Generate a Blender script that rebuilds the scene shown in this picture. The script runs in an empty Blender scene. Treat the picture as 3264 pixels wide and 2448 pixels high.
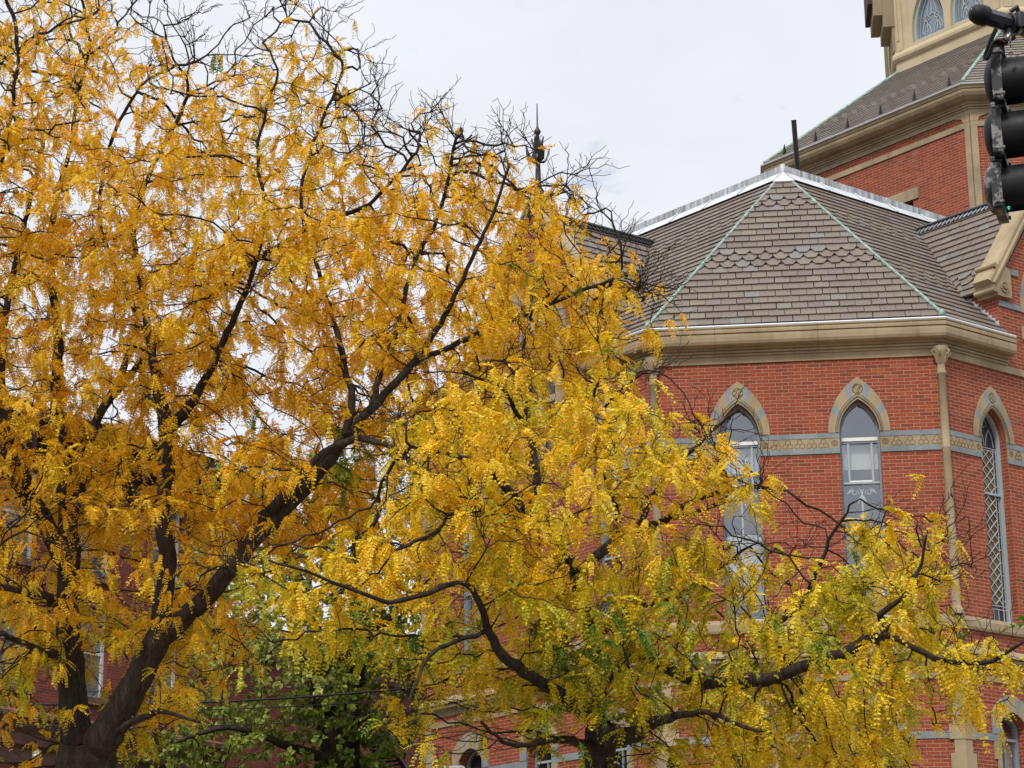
import bpy, bmesh, math, random
import numpy as np
from mathutils import Vector, Matrix
from mathutils.geometry import tessellate_polygon
R = math.radians
scene = bpy.context.scene
COL = scene.collection
random.seed(7)
rng = np.random.default_rng(11)

# ------------------------------------------------------------------ camera
PITCH, ROLL, FPX = R(16.215), R(.684), 7520.0          # focal length in photo pixels (3264 wide)
fw = np.array([0, math.cos(PITCH), math.sin(PITCH)])
up = np.array([0, -math.sin(PITCH), math.cos(PITCH)])
ri = np.array([1.0, 0, 0])
IX = ri * math.cos(ROLL) - up * math.sin(ROLL)
IY = ri * math.sin(ROLL) + up * math.cos(ROLL)
EYE = np.array([0, 0, 1.6])
cam = bpy.data.cameras.new("camera"); camo = bpy.data.objects.new("camera", cam); COL.objects.link(camo)
cam.sensor_fit = 'HORIZONTAL'; cam.sensor_width = 36.0; cam.lens = 36.0 * FPX / 3264
cam.clip_start = .1; cam.clip_end = 4000
camo.matrix_world = Matrix(((IX[0], IY[0], -fw[0], EYE[0]), (IX[1], IY[1], -fw[1], EYE[1]), (IX[2], IY[2], -fw[2], EYE[2]), (0, 0, 0, 1)))
scene.camera = camo

# ------------------------------------------------------------------ sky and sun
SUN_EL, SUN_AZ = R(48), R(200)                          # azimuth clockwise from +Y: behind the camera, a little to the left
world = bpy.data.worlds.new("World"); scene.world = world; world.use_nodes = True
nt = world.node_tree; nt.nodes.clear()
def wn(t, **kw):
    n = nt.nodes.new(t)
    for k, v in kw.items(): setattr(n, k, v)
    return n
out = wn('ShaderNodeOutputWorld'); bg = wn('ShaderNodeBackground'); bgc = wn('ShaderNodeBackground'); mixs = wn('ShaderNodeMixShader')
sky = wn('ShaderNodeTexSky', sky_type='NISHITA', sun_disc=False, sun_elevation=SUN_EL, sun_rotation=SUN_AZ)
nt.links.new(sky.outputs[0], bg.inputs[0]); bg.inputs[1].default_value = .15
tc = wn('ShaderNodeTexCoord'); sep = wn('ShaderNodeSeparateXYZ'); nt.links.new(tc.outputs['Generated'], sep.inputs[0])
mp = wn('ShaderNodeMapping'); mp.inputs['Scale'].default_value = (1, 1, 1.8); mp.inputs['Location'].default_value = (.35, .1, .42)
nt.links.new(tc.outputs['Generated'], mp.inputs[0])
n1 = wn('ShaderNodeTexNoise'); n1.inputs['Scale'].default_value = 6.0; n1.inputs['Detail'].default_value = 7; n1.inputs['Roughness'].default_value = .55
nt.links.new(mp.outputs[0], n1.inputs['Vector'])
n2 = wn('ShaderNodeTexNoise'); n2.inputs['Scale'].default_value = 9.0; n2.inputs['Detail'].default_value = 5
nt.links.new(mp.outputs[0], n2.inputs['Vector'])
# thin places in the cloud, with ragged edges
holes = None
for (hx, hy, hw) in ((1915, 585, .022), (1215, 1560, .030), (700, -900, .06)):
    hv = fw + IX * ((hx - 1632) / FPX) + IY * ((1224 - hy) / FPX); hv = hv / np.linalg.norm(hv)
    dn = wn('ShaderNodeVectorMath', operation='DISTANCE'); nt.links.new(tc.outputs['Generated'], dn.inputs[0]); dn.inputs[1].default_value = hv
    mm_ = wn('ShaderNodeMapRange'); nt.links.new(dn.outputs['Value'], mm_.inputs[0]); mm_.inputs[1].default_value = 0; mm_.inputs[2].default_value = hw; mm_.inputs[3].default_value = .34; mm_.inputs[4].default_value = 0
    if holes is None: holes = mm_.outputs[0]
    else:
        ad = wn('ShaderNodeMath', operation='ADD'); nt.links.new(holes, ad.inputs[0]); nt.links.new(mm_.outputs[0], ad.inputs[1]); holes = ad.outputs[0]
n3 = wn('ShaderNodeTexNoise'); n3.inputs['Scale'].default_value = 55; n3.inputs['Detail'].default_value = 6; nt.links.new(mp.outputs[0], n3.inputs['Vector'])
hn = wn('ShaderNodeMath', operation='ADD'); nt.links.new(holes, hn.inputs[0]); nt.links.new(n3.outputs[0], hn.inputs[1])
cov = wn('ShaderNodeMapRange', interpolation_type='SMOOTHSTEP'); cov.inputs[1].default_value = .66; cov.inputs[2].default_value = .92; cov.inputs[3].default_value = 1; cov.inputs[4].default_value = .62
nt.links.new(hn.outputs[0], cov.inputs[0])
shade = wn('ShaderNodeMapRange'); shade.inputs[1].default_value = .3; shade.inputs[2].default_value = .7; shade.inputs[3].default_value = .93; shade.inputs[4].default_value = 1.05
nt.links.new(n2.outputs[0], shade.inputs[0])
zen = wn('ShaderNodeMapRange', interpolation_type='SMOOTHSTEP'); zen.inputs[1].default_value = .45; zen.inputs[2].default_value = 1.0; zen.inputs[3].default_value = .92; zen.inputs[4].default_value = 2.1
nt.links.new(sep.outputs[2], zen.inputs[0])
mul = wn('ShaderNodeMath', operation='MULTIPLY'); nt.links.new(shade.outputs[0], mul.inputs[0]); nt.links.new(zen.outputs[0], mul.inputs[1])
bgc.inputs[0].default_value = (.935, .965, 1.035, 1)
nt.links.new(mul.outputs[0], bgc.inputs[1])
nt.links.new(cov.outputs[0], mixs.inputs[0]); nt.links.new(bg.outputs[0], mixs.inputs[1]); nt.links.new(bgc.outputs[0], mixs.inputs[2])
nt.links.new(mixs.outputs[0], out.inputs[0])
sl = bpy.data.lights.new("sun", 'SUN'); sl.energy = 2.3; sl.angle = R(9); sl.color = (1, .95, .87)
so = bpy.data.objects.new("sun", sl); COL.objects.link(so)
sd = Vector((math.sin(SUN_AZ) * math.cos(SUN_EL), math.cos(SUN_AZ) * math.cos(SUN_EL), math.sin(SUN_EL)))
so.rotation_euler = sd.to_track_quat('Z', 'Y').to_euler(); so.location = sd * 100
scene.view_settings.view_transform = 'Standard'; scene.view_settings.look = 'None'
scene.view_settings.exposure = 0; scene.view_settings.gamma = 1
scene.cycles.max_bounces = 8; scene.cycles.transparent_max_bounces = 12

# ------------------------------------------------------------------ pixel helpers (photo pixels 3264x2448)
def ray(x, y): return fw + IX * ((x - 1632) / FPX) + IY * ((1224 - y) / FPX)
def at(x, y, depth): return EYE + ray(x, y) * depth
def hit(x, y, P0, n):
    d = ray(x, y); return EYE + d * (((np.asarray(P0) - EYE) @ n) / (d @ n))
def proj_many(P):
    d = P - EYE; w = d @ fw
    return 1632 + FPX * (d @ IX) / w, 1224 - FPX * (d @ IY) / w
DS = 1.4756                                              # working zoom: 2212 px wide picture to photo px

# ------------------------------------------------------------------ materials
MATS = {}
class NB:
    def __init__(s, name):
        m = bpy.data.materials.new(name); m.use_nodes = True; s.m = m; s.t = m.node_tree; s.n = s.t.nodes; s.n.clear()
        s.out = s.n.new('ShaderNodeOutputMaterial')
    def new(s, t, ins=None, **kw):
        n = s.n.new(t)
        for k, v in kw.items(): setattr(n, k, v)
        if ins:
            for k, v in ins.items():
                if hasattr(v, 'is_linked'): s.t.links.new(v, n.inputs[k])
                else: n.inputs[k].default_value = v
        return n
    def mix(s, fac, a, b, mode='MIX'):
        n = s.n.new('ShaderNodeMix'); n.data_type = 'RGBA'; n.blend_type = mode
        for sock, v in ((n.inputs[0], fac), (n.inputs[6], a), (n.inputs[7], b)):
            if hasattr(v, 'is_linked'): s.t.links.new(v, sock)
            elif isinstance(v, (int, float)): sock.default_value = v
            else: sock.default_value = (*v, 1) if len(v) == 3 else v
        return n.outputs[2]
    def noise(s, scale, detail=4, rough=.55, vec=None, dist=0):
        n = s.new('ShaderNodeTexNoise', {'Scale': scale, 'Detail': detail, 'Roughness': rough, 'Distortion': dist})
        if vec is not None: s.t.links.new(vec, n.inputs['Vector'])
        return n.outputs[0]
    def rng(s, v, a, b, c, d, smooth=False):
        n = s.new('ShaderNodeMapRange', {0: v, 1: a, 2: b, 3: c, 4: d}, interpolation_type='SMOOTHSTEP' if smooth else 'LINEAR'); return n.outputs[0]
    def obj(s): return s.new('ShaderNodeTexCoord').outputs['Object']
    def vmap(s, v, sc): return s.new('ShaderNodeMapping', {'Vector': v, 'Scale': sc}).outputs[0]
    def bump(s, h, st, dist=.02):
        return s.new('ShaderNodeBump', {'Height': h, 'Strength': st, 'Distance': dist}).outputs[0]
    def done(s, col, rough=.8, nrm=None, metal=0, spec=.3, key=None):
        p = s.new('ShaderNodeBsdfPrincipled')
        for k, v in (('Base Color', col), ('Roughness', rough), ('Metallic', metal), ('Specular IOR Level', spec), ('Normal', nrm)):
            if v is None: continue
            if hasattr(v, 'is_linked'): s.t.links.new(v, p.inputs[k])
            elif k == 'Base Color': p.inputs[k].default_value = (*v, 1)
            else: p.inputs[k].default_value = v
        s.t.links.new(p.outputs[0], s.out.inputs[0]); MATS[key or s.m.name] = s.m; return s.m

def mk_brick(name, c1, c2, mort, w=.215, h=.0613, dirt=.35):
    b = NB(name); uv = b.new('ShaderNodeUVMap', uv_map='UVMap').outputs[0]
    wob = b.noise(2.2, 2, .5, b.obj())
    sc = b.new('ShaderNodeVectorMath', {0: b.new('ShaderNodeCombineXYZ', {0: b.rng(wob, 0, 1, -.006, .006), 1: b.rng(wob, 0, 1, -.004, .004)}).outputs[0], 1: uv}, operation='ADD').outputs[0]
    t = b.new('ShaderNodeTexBrick', {'Vector': sc, 'Color1': (0, 0, 0, 1), 'Color2': (1, 1, 1, 1), 'Mortar': (.5, .5, .5, 1), 'Scale': 1.0, 'Mortar Size': .0044, 'Mortar Smooth': .25, 'Bias': 0, 'Brick Width': w, 'Row Height': h}, offset=.5)
    rnd = b.new('ShaderNodeSeparateColor', {0: t.outputs[0]}).outputs[0]
    base = b.mix(rnd, c1, c2)
    base = b.mix(b.rng(rnd, .84, .90, 0, .6), base, (c1[0] * .45, c1[1] * .55, c1[2] * .75)); base = b.mix(b.rng(rnd, .10, .02, 0, .5), base, (c1[0] * 1.15, c1[1] * 1.7, c1[2] * 1.7))
    nz = b.noise(1.1, 5, .6, b.obj())
    base = b.mix(b.rng(nz, .35, .7, 0, dirt), base, (c1[0] * .68, c1[1] * .8, c1[2] * .9)); sk = b.noise(1.0, 5, .65, b.vmap(b.obj(), (2.6, 2.6, .35)))
    base = b.mix(b.rng(sk, .5, .72, 0, .5), base, (c1[0] * .5, c1[1] * .62, c1[2] * .8)); ef = b.noise(.8, 5, .7, b.obj(), .5); base = b.mix(b.rng(ef, .60, .74, 0, .22), base, (.40, .24, .18))
    fine = b.noise(60, 3, .6, b.obj())
    base = b.mix(b.rng(fine, .3, .75, 0, .22), base, (c2[0] * 1.15, c2[1] * 1.5, c2[2] * 1.6))
    mcol = b.mix(b.rng(b.noise(3.5, 4, .6, b.obj()), .35, .65, 0, .7), mort, tuple(v * .62 for v in mort))
    col = b.mix(t.outputs[1], base, mcol)
    hgt = b.new('ShaderNodeMath', {0: b.rng(t.outputs[1], 0, 1, 1, 0), 1: b.rng(fine, 0, 1, 0, .25)}, operation='ADD').outputs[0]
    return b.done(col, .88, b.bump(hgt, .55, .006), spec=.2)
mk_brick('brick', (.33, .070, .033), (.245, .053, .030), (.46, .32, .22))
mk_brick('row_brick', (.26, .06, .045), (.20, .045, .036), (.30, .18, .14), dirt=.5)

def mk_stone(name, c, var=.22, rough=.85, streak=.3, joints=True):
    b = NB(name); o = b.obj()
    n = b.noise(1.7, 6, .62, o); f = b.noise(38, 4, .6, o); s = b.noise(1.0, 4, .6, b.vmap(o, (5, 5, .7)))
    col = b.mix(b.rng(n, .3, .7, 0, 1), tuple(v * (1 - var) for v in c), tuple(min(1, v * (1 + var * .55)) for v in c))
    col = b.mix(b.rng(s, .52, .78, 0, streak), col, (c[0] * .45, c[1] * .42, c[2] * .42))
    col = b.mix(b.rng(f, .35, .75, 0, .16), col, (c[0] * .7, c[1] * .66, c[2] * .6))
    return b.done(col, rough, b.bump(f, .25, .006), spec=.2)
mk_stone('sandstone', (.37, .29, .183), var=.3, streak=.5)
mk_stone('sandstone_dark', (.30, .225, .14), streak=.5)
mk_stone('bluestone', (.245, .275, .29), var=.35)
mk_stone('groove_shade_and_joint', (.13, .095, .055), var=.2)  # dark tone painting the shade of carved grooves; also colours the cornice joints
mk_stone('brownstone', (.17, .10, .085), var=.2)
mk_stone('painted_wood', (.52, .43, .28), var=.12, streak=.25)
mk_stone('painted_wood_dark', (.30, .24, .15), var=.15, streak=.3)
mk_stone('terracotta_brown', (.075, .045, .04), var=.2)
mk_stone('asphalt', (.05, .05, .052), var=.2, streak=0)
mk_stone('lawn_soil', (.07, .09, .03), var=.3, streak=0)
def simple(name, c, rough=.5, metal=0, spec=.4, nscale=6, var=.15, bump=.0):
    b = NB(name); n = b.noise(nscale, 4, .6, b.obj())
    col = b.mix(n, tuple(v * (1 - var) for v in c), tuple(min(1, v * (1 + var)) for v in c))
    return b.done(col, b.rng(n, .3, .7, rough * .85, min(1, rough * 1.15)), b.bump(n, bump, .01) if bump else None, metal, spec)
simple('window_paint', (.22, .27, .32), .45)
simple('window_paint_light', (.36, .43, .46), .45)
simple('white_paint', (.78, .79, .78), .45, var=.08)
simple('blind_white', (.74, .76, .74), .8, var=.05)
simple('lead', (.32, .34, .35), .5, .2)
simple('came', (.50, .51, .49), .5, .2)
simple('black_metal', (.012, .012, .013), .38, spec=.5)
simple('black_rubber', (.010, .010, .011), .55, spec=.25)
simple('wrought_iron', (.016, .016, .017), .45, spec=.5)
simple('steel', (.42, .42, .40), .35, .8, nscale=20)
simple('rust', (.17, .06, .025), .85, var=.5, nscale=30)
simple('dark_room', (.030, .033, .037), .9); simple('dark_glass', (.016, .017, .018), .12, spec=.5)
simple('room_wall', (.16, .17, .17), .9, nscale=2, var=.3)
simple('gutter_white', (.72, .74, .76), .35, .3, var=.12)
simple('dark_deck', (.018, .017, .017), .9)
simple('sign_red', (.45, .03, .035), .4)
simple('cable_black', (.012, .012, .014), .5)
simple('cresting_shine', (.34, .35, .37), .28, .75, nscale=14, var=.55)
# weathered zinc with dark and rusty streaks running down
b = NB('zinc'); o = b.obj(); st = b.noise(1.6, 6, .7, b.vmap(o, (7, 7, .9))); n = b.noise(3, 4, .6, o)
c = b.mix(b.rng(st, .36, .62, 0, 1), (.60, .63, .65), (.22, .235, .245)); c = b.mix(b.rng(n, .55, .72, 0, .5), c, (.22, .15, .10))
b.done(c, .5, None, .15, .4)
b = NB('zinc_bright'); o = b.obj(); n = b.noise(2.5, 5, .6, o); b.done(b.mix(b.rng(n, .35, .7, 0, 1), (.66, .68, .70), (.46, .49, .51)), .42, None, .2, .4)
b = NB('verdigris'); n = b.noise(14, 4, .7, b.obj()); b.done(b.mix(b.rng(n, .35, .65, 0, 1), (.34, .46, .40), (.15, .22, .185)), .8, b.bump(n, .3, .01))
def mk_slate(name, cols, dark=1.0):
    b = NB(name); r = b.new('ShaderNodeNewGeometry').outputs['Random Per Island']
    rp = b.new('ShaderNodeValToRGB', {0: r}); e = rp.color_ramp; e.interpolation = 'LINEAR'
    pos = [0, .3, .55, .78, .9, 1.0]
    while len(e.elements) < len(cols): e.elements.new(.5)
    for i, cc in enumerate(cols):
        e.elements[i].position = pos[i]; e.elements[i].color = (*[v * dark for v in cc], 1)
    n = b.noise(3.2, 5, .65, b.obj()); f = b.noise(28, 4, .65, b.obj())
    col = b.mix(b.rng(n, .3, .7, .0, .55), rp.outputs[0], tuple(v * dark for v in (.17, .135, .11)))
    col = b.mix(b.rng(f, .4, .75, 0, .35), col, tuple(v * dark for v in (.11, .10, .085)))
    b.done(col, b.rng(f, .3, .7, .5, .75), b.bump(f, .35, .01), spec=.35)
mk_slate('slate', [(.135, .098, .082), (.165, .125, .10), (.175, .135, .095), (.15, .115, .105), (.195, .16, .11), (.175, .175, .18)])
mk_slate('slate_tower', [(.15, .125, .115), (.17, .145, .125), (.18, .15, .12), (.16, .14, .13), (.19, .165, .135), (.17, .165, .16)], 1.35)
# glass: clear sheet that mirrors the sky a little
b = NB('glass'); g = b.new('ShaderNodeBsdfGlossy', {'Color': (.8, .85, .9, 1), 'Roughness': .04, 'Normal': b.bump(b.noise(1.6, 3, .5, b.obj()), .5, .08)}); t = b.new('ShaderNodeBsdfTransparent', {'Color': (.86, .88, .88, 1)})
lw = b.new('ShaderNodeLayerWeight', {'Blend': .35}); fac = b.rng(lw.outputs[1], 0, 1, .26, .85)
mx = b.new('ShaderNodeMixShader', {0: fac}); b.t.links.new(t.outputs[0], mx.inputs[1]); b.t.links.new(g.outputs[0], mx.inputs[2]); b.t.links.new(mx.outputs[0], b.out.inputs[0]); MATS['glass'] = b.m
def mk_glass(name, c, c2, nscale=5):
    b = NB(name); n = b.noise(nscale, 2, .5, b.obj()); b.done(b.mix(b.rng(n, .4, .6, 0, 1), c, c2), .18, b.bump(b.noise(9, 2, .5, b.obj()), .15, .02), spec=.5)
mk_glass('amber_glass', (.145, .105, .045), (.085, .06, .03), 1.2)
mk_glass('stained_glass', (.022, .02, .05), (.035, .045, .05), 9)
mk_glass('lantern_glass', (.16, .20, .26), (.20, .245, .30), 2)
mk_glass('row_glass', (.10, .12, .13), (.20, .23, .25), .8)
# bark
def mk_bark(name, c):
    b = NB(name); o = b.obj(); n = b.noise(5, 5, .7, b.vmap(o, (3.2, 3.2, .55)), .6); f = b.noise(3.2, 4, .6, o)
    col = b.mix(b.rng(n, .35, .65, 0, 1), tuple(v * .5 for v in c), tuple(v * 1.35 for v in c))
    col = b.mix(b.rng(f, .58, .72, 0, .45), col, (.11, .115, .09))
    b.done(col, .95, b.bump(n, 1.0, .07), spec=.15)
mk_bark('bark', (.062, .048, .039)); mk_bark('bark_grey', (.05, .042, .034))
mk_bark('twig_bark', (.050, .034, .027))
# leaves: the attribute "hue" carries each leaf's own autumn stage (0 green ... 1 orange), plus a painted lit side on the linden
def mk_leaf(name, stops, trans=.45, spec=.35):
    b = NB(name); a = b.new('ShaderNodeAttribute', attribute_name='hue').outputs['Fac']; r = b.new('ShaderNodeNewGeometry').outputs['Random Per Island']
    rp = b.new('ShaderNodeValToRGB', {0: a}); e = rp.color_ramp
    while len(e.elements) < len(stops): e.elements.new(.5)
    for i, (p, cc) in enumerate(stops): e.elements[i].position = p; e.elements[i].color = (*cc, 1)
    v = b.rng(r, 0, 1, .78, 1.18)
    col = b.mix(1.0, rp.outputs[0], b.new('ShaderNodeCombineColor', {0: v, 1: v, 2: v}).outputs[0], 'MULTIPLY')
    p = b.new('ShaderNodeBsdfPrincipled', {'Base Color': col, 'Roughness': .45, 'Specular IOR Level': spec})
    tr = b.new('ShaderNodeBsdfTranslucent', {'Color': col})
    mx = b.new('ShaderNodeMixShader', {0: trans}); b.t.links.new(p.outputs[0], mx.inputs[1]); b.t.links.new(tr.outputs[0], mx.inputs[2]); b.t.links.new(mx.outputs[0], b.out.inputs[0]); MATS[name] = b.m
mk_leaf('locust_leaf', [(0, (.035, .12, .012)), (.22, (.11, .21, .015)), (.40, (.50, .46, .016)), (.58, (.90, .61, .020)), (.78, (.86, .45, .014)), (1, (.62, .22, .016))], .36, .4)
mk_leaf('linden_leaf', [(0, (.08, .17, .025)), (.35, (.23, .33, .05)), (.7, (.48, .53, .12)), (1, (.70, .66, .25))], .45)

# ------------------------------------------------------------------ objects
def tag(o, label=None, cat=None, group=None, kind=None):
    for k, v in (('label', label), ('category', cat), ('group', group), ('kind', kind)):
        if v: o[k] = v
    return o
def empty(name, loc, label, cat, group=None):
    o = bpy.data.objects.new(name, None); COL.objects.link(o); o.location = loc; o.empty_display_size = .3
    return tag(o, label, cat, group)
def wloc(o):
    v = Vector((0, 0, 0))
    while o is not None: v = v + o.location; o = o.parent
    return v
def link(me, name, parent=None, label=None):
    o = bpy.data.objects.new(name, me); COL.objects.link(o)
    if parent is not None:
        o.parent = parent; o.location = -wloc(parent)
    if label: o['label'] = label
    return o
class MB:
    def __init__(s): s.v = []; s.f = []; s.uv = []; s.mi = []; s.mats = []; s.sm = []
    def slot(s, m):
        if m not in s.mats: s.mats.append(m)
        return s.mats.index(m)
    def face(s, pts, mat, uv=None, smooth=False):
        i = len(s.v); s.v += [tuple(float(c) for c in p) for p in pts]; s.f.append(list(range(i, i + len(pts))))
        s.uv += uv if uv else [(0, 0)] * len(pts); s.mi.append(s.slot(mat)); s.sm.append(smooth)
    def mesh(s, vs, fs, mat, smooth=False):
        i = len(s.v); s.v += [tuple(float(c) for c in p) for p in vs]; m = s.slot(mat)
        for f in fs: s.f.append([i + k for k in f]); s.mi.append(m); s.uv += [(0, 0)] * len(f); s.sm.append(smooth)
    def prism(s, low, high, mat, caps=True, smooth=False):
        n = len(low); fs = [(k, (k + 1) % n, n + (k + 1) % n, n + k) for k in range(n)]
        if caps: fs += [tuple(range(n - 1, -1, -1)), tuple(range(n, 2 * n))]
        s.mesh(list(low) + list(high), fs, mat, smooth)
    def box(s, P, X, Y, Z, mat):
        P, X, Y, Z = map(np.asarray, (P, X, Y, Z)); q = [P, P + X, P + X + Y, P + Y]
        s.prism(q, [k + Z for k in q], mat)
    def tube(s, pts, rad, mat, n=8, closed=False, caps=True, smooth=True):
        pts = [np.asarray(p, float) for p in pts]; m = len(pts)
        rad = [rad] * m if np.isscalar(rad) else rad; rings = []; prev = None
        for i in range(m):
            a = pts[(i - 1) % m] if (closed or i > 0) else pts[i]; c = pts[(i + 1) % m] if (closed or i < m - 1) else pts[i]
            t = c - a; t = t / (np.linalg.norm(t) + 1e-12)
            if prev is None:
                r = np.array([0, 0, 1.]) if abs(t[2]) < .9 else np.array([1., 0, 0])
            else: r = prev
            x = r - t * (r @ t); x = x / np.linalg.norm(x); prev = x; y = np.cross(t, x)
            rings.append([pts[i] + rad[i] * (x * math.cos(2 * math.pi * k / n) + y * math.sin(2 * math.pi * k / n)) for k in range(n)])
        vs = [p for r_ in rings for p in r_]; fs = []
        for i in range(m if closed else m - 1):
            j = (i + 1) % m
            for k in range(n): fs.append((i * n + k, i * n + (k + 1) % n, j * n + (k + 1) % n, j * n + k))
        s.mesh(vs, fs, mat, smooth)
        if caps and not closed: s.mesh(rings[0], [tuple(range(n - 1, -1, -1))], mat); s.mesh(rings[-1], [tuple(range(n))], mat)
    def lathe(s, P, prof, mat, n=16, axis=(0, 0, 1), smooth=True):
        ax = np.asarray(axis, float); ax /= np.linalg.norm(ax); r = np.array([1., 0, 0]) if abs(ax[0]) < .9 else np.array([0, 1., 0])
        x = r - ax * (r @ ax); x /= np.linalg.norm(x); y = np.cross(ax, x); vs = []
        for (rr, h) in prof:
            vs += [np.asarray(P) + ax * h + rr * (x * math.cos(2 * math.pi * k / n) + y * math.sin(2 * math.pi * k / n)) for k in range(n)]
        fs = []
        for i in range(len(prof) - 1):
            for k in range(n): fs.append((i * n + k, i * n + (k + 1) % n, (i + 1) * n + (k + 1) % n, (i + 1) * n + k))
        s.mesh(vs, fs, mat, smooth)
    def build(s, name, parent=None, label=None):
        me = bpy.data.meshes.new(name); me.from_pydata(s.v, [], s.f); l = me.uv_layers.new(name='UVMap')
        l.data.foreach_set('uv', np.array(s.uv, dtype=np.float32).ravel())
        for m in s.mats: me.materials.append(MATS[m])
        me.polygons.foreach_set('material_index', s.mi); me.polygons.foreach_set('use_smooth', s.sm); me.update()
        return link(me, name, parent, label)

class Plane:
    """a vertical facade: u runs to the right seen from outside, d is outwards"""
    def __init__(s, O, D): s.O = np.array([O[0], O[1], 0.]); s.D = np.array([D[0], D[1], 0.]); s.N = np.array([D[1], -D[0], 0.])
    def p(s, u, z, d=0): return s.O + s.D * u + s.N * d + np.array([0, 0, z])
    def wall(s, mb, outer, holes, mat, d=0):
        polys = [outer] + holes; flat = [q for pl in polys for q in pl]
        for t in tessellate_polygon([[Vector((q[0], q[1], 0)) for q in pl] for pl in polys]):
            q = [flat[i] for i in t]
            if (q[1][0] - q[0][0]) * (q[2][1] - q[0][1]) - (q[1][1] - q[0][1]) * (q[2][0] - q[0][0]) < 0: q = q[::-1]
            mb.face([s.p(a, b_, d) for a, b_ in q], mat, [(a, b_) for a, b_ in q])
    def reveal(s, mb, pts, d0, d1, mat):
        n = len(pts)
        for i in range(n):
            a, c = pts[i], pts[(i + 1) % n]; l = math.hypot(a[0] - c[0], a[1] - c[1]); vert = abs(a[0] - c[0]) < .01
            mb.face([s.p(*a, d0), s.p(*c, d0), s.p(*c, d1), s.p(*a, d1)], mat, [(0, a[1]), (0, c[1]), (d0 - d1, c[1]), (d0 - d1, a[1])] if vert else [(0, 0), (l, 0), (l, d0 - d1), (0, d0 - d1)])
    def slab(s, mb, poly, d0, d1, mat):
        mb.prism([s.p(a, c, d0) for a, c in poly], [s.p(a, c, d1) for a, c in poly], mat)
    def rect(s, mb, u0, u1, z0, z1, d0, d1, mat): s.slab(mb, [(u0, z0), (u1, z0), (u1, z1), (u0, z1)], d0, d1, mat)
    def line(s, mb, pts, wid, d0, d1, mat, closed=False):
        """a ribbon of given width following pts in the facade plane"""
        n = len(pts); off = []
        for i in range(n):
            a = pts[(i - 1) % n] if (closed or i > 0) else pts[i]; c = pts[(i + 1) % n] if (closed or i < n - 1) else pts[i]
            tx, ty = c[0] - a[0], c[1] - a[1]; l = math.hypot(tx, ty) + 1e-9; off.append((-ty / l * wid / 2, tx / l * wid / 2))
        for i in range(n if closed else n - 1):
            j = (i + 1) % n; a, c, oa, oc = pts[i], pts[j], off[i], off[j]
            s.slab(mb, [(a[0] - oa[0], a[1] - oa[1]), (c[0] - oc[0], c[1] - oc[1]), (c[0] + oc[0], c[1] + oc[1]), (a[0] + oa[0], a[1] + oa[1])], d0, d1, mat)

def arch(cx, z0, w, h, n=9):
    """pointed arch, left springing to right springing"""
    Rr = (h * h + w * w) / (2 * w); th = math.asin(min(1, h / Rr)) if Rr >= w else math.pi / 2
    if h > Rr: th = math.pi - th
    L = [(cx + (Rr - w) - Rr * math.cos(th * i / n), z0 + Rr * math.sin(th * i / n)) for i in range(n + 1)]
    return L + [(2 * cx - x, z) for x, z in reversed(L[:-1])]
def parch(cx, z0, w, h, n=5, bulge=.12):
    L = [(cx - w + w * t - w * bulge * math.sin(math.pi * t) * h / math.hypot(w, h), z0 + h * t + w * bulge * math.sin(math.pi * t) * w / math.hypot(w, h)) for t in [i / n for i in range(n + 1)]]
    return L + [(2 * cx - x, z) for x, z in reversed(L[:-1])]
def circle(cx, cz, r, n=20, a0=0): return [(cx + r * math.cos(a0 + 2 * math.pi * i / n), cz + r * math.sin(a0 + 2 * math.pi * i / n)) for i in range(n)]
def sweep(mb, path, prof, mat, closed=False, smooth=False, caps=True):
    """path: plan points, outside on the right-hand side of travel; prof: (d, z)"""
    m = len(path); path = [np.array(p[:2], float) for p in path]; secs = []
    for i in range(m):
        ns = []
        for a, c in ((i - 1, i), (i, i + 1)):
            if closed or (0 <= a and c < m):
                t = path[c % m] - path[a % m]; t /= np.linalg.norm(t); ns.append(np.array([t[1], -t[0]]))
        b_ = ns[0] if len(ns) == 1 else (ns[0] + ns[1]) / (1 + ns[0] @ ns[1])
        secs.append([np.array([*(path[i] + b_ * d), z]) for d, z in prof])
    k = len(prof)
    for i in range(m if closed else m - 1):
        j = (i + 1) % m
        for q in range(k - 1): mb.face([secs[i][q], secs[j][q], secs[j][q + 1], secs[i][q + 1]], mat, smooth=smooth)
    if caps and not closed: mb.face(secs[0], mat); mb.face(secs[-1][::-1], mat)

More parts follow.
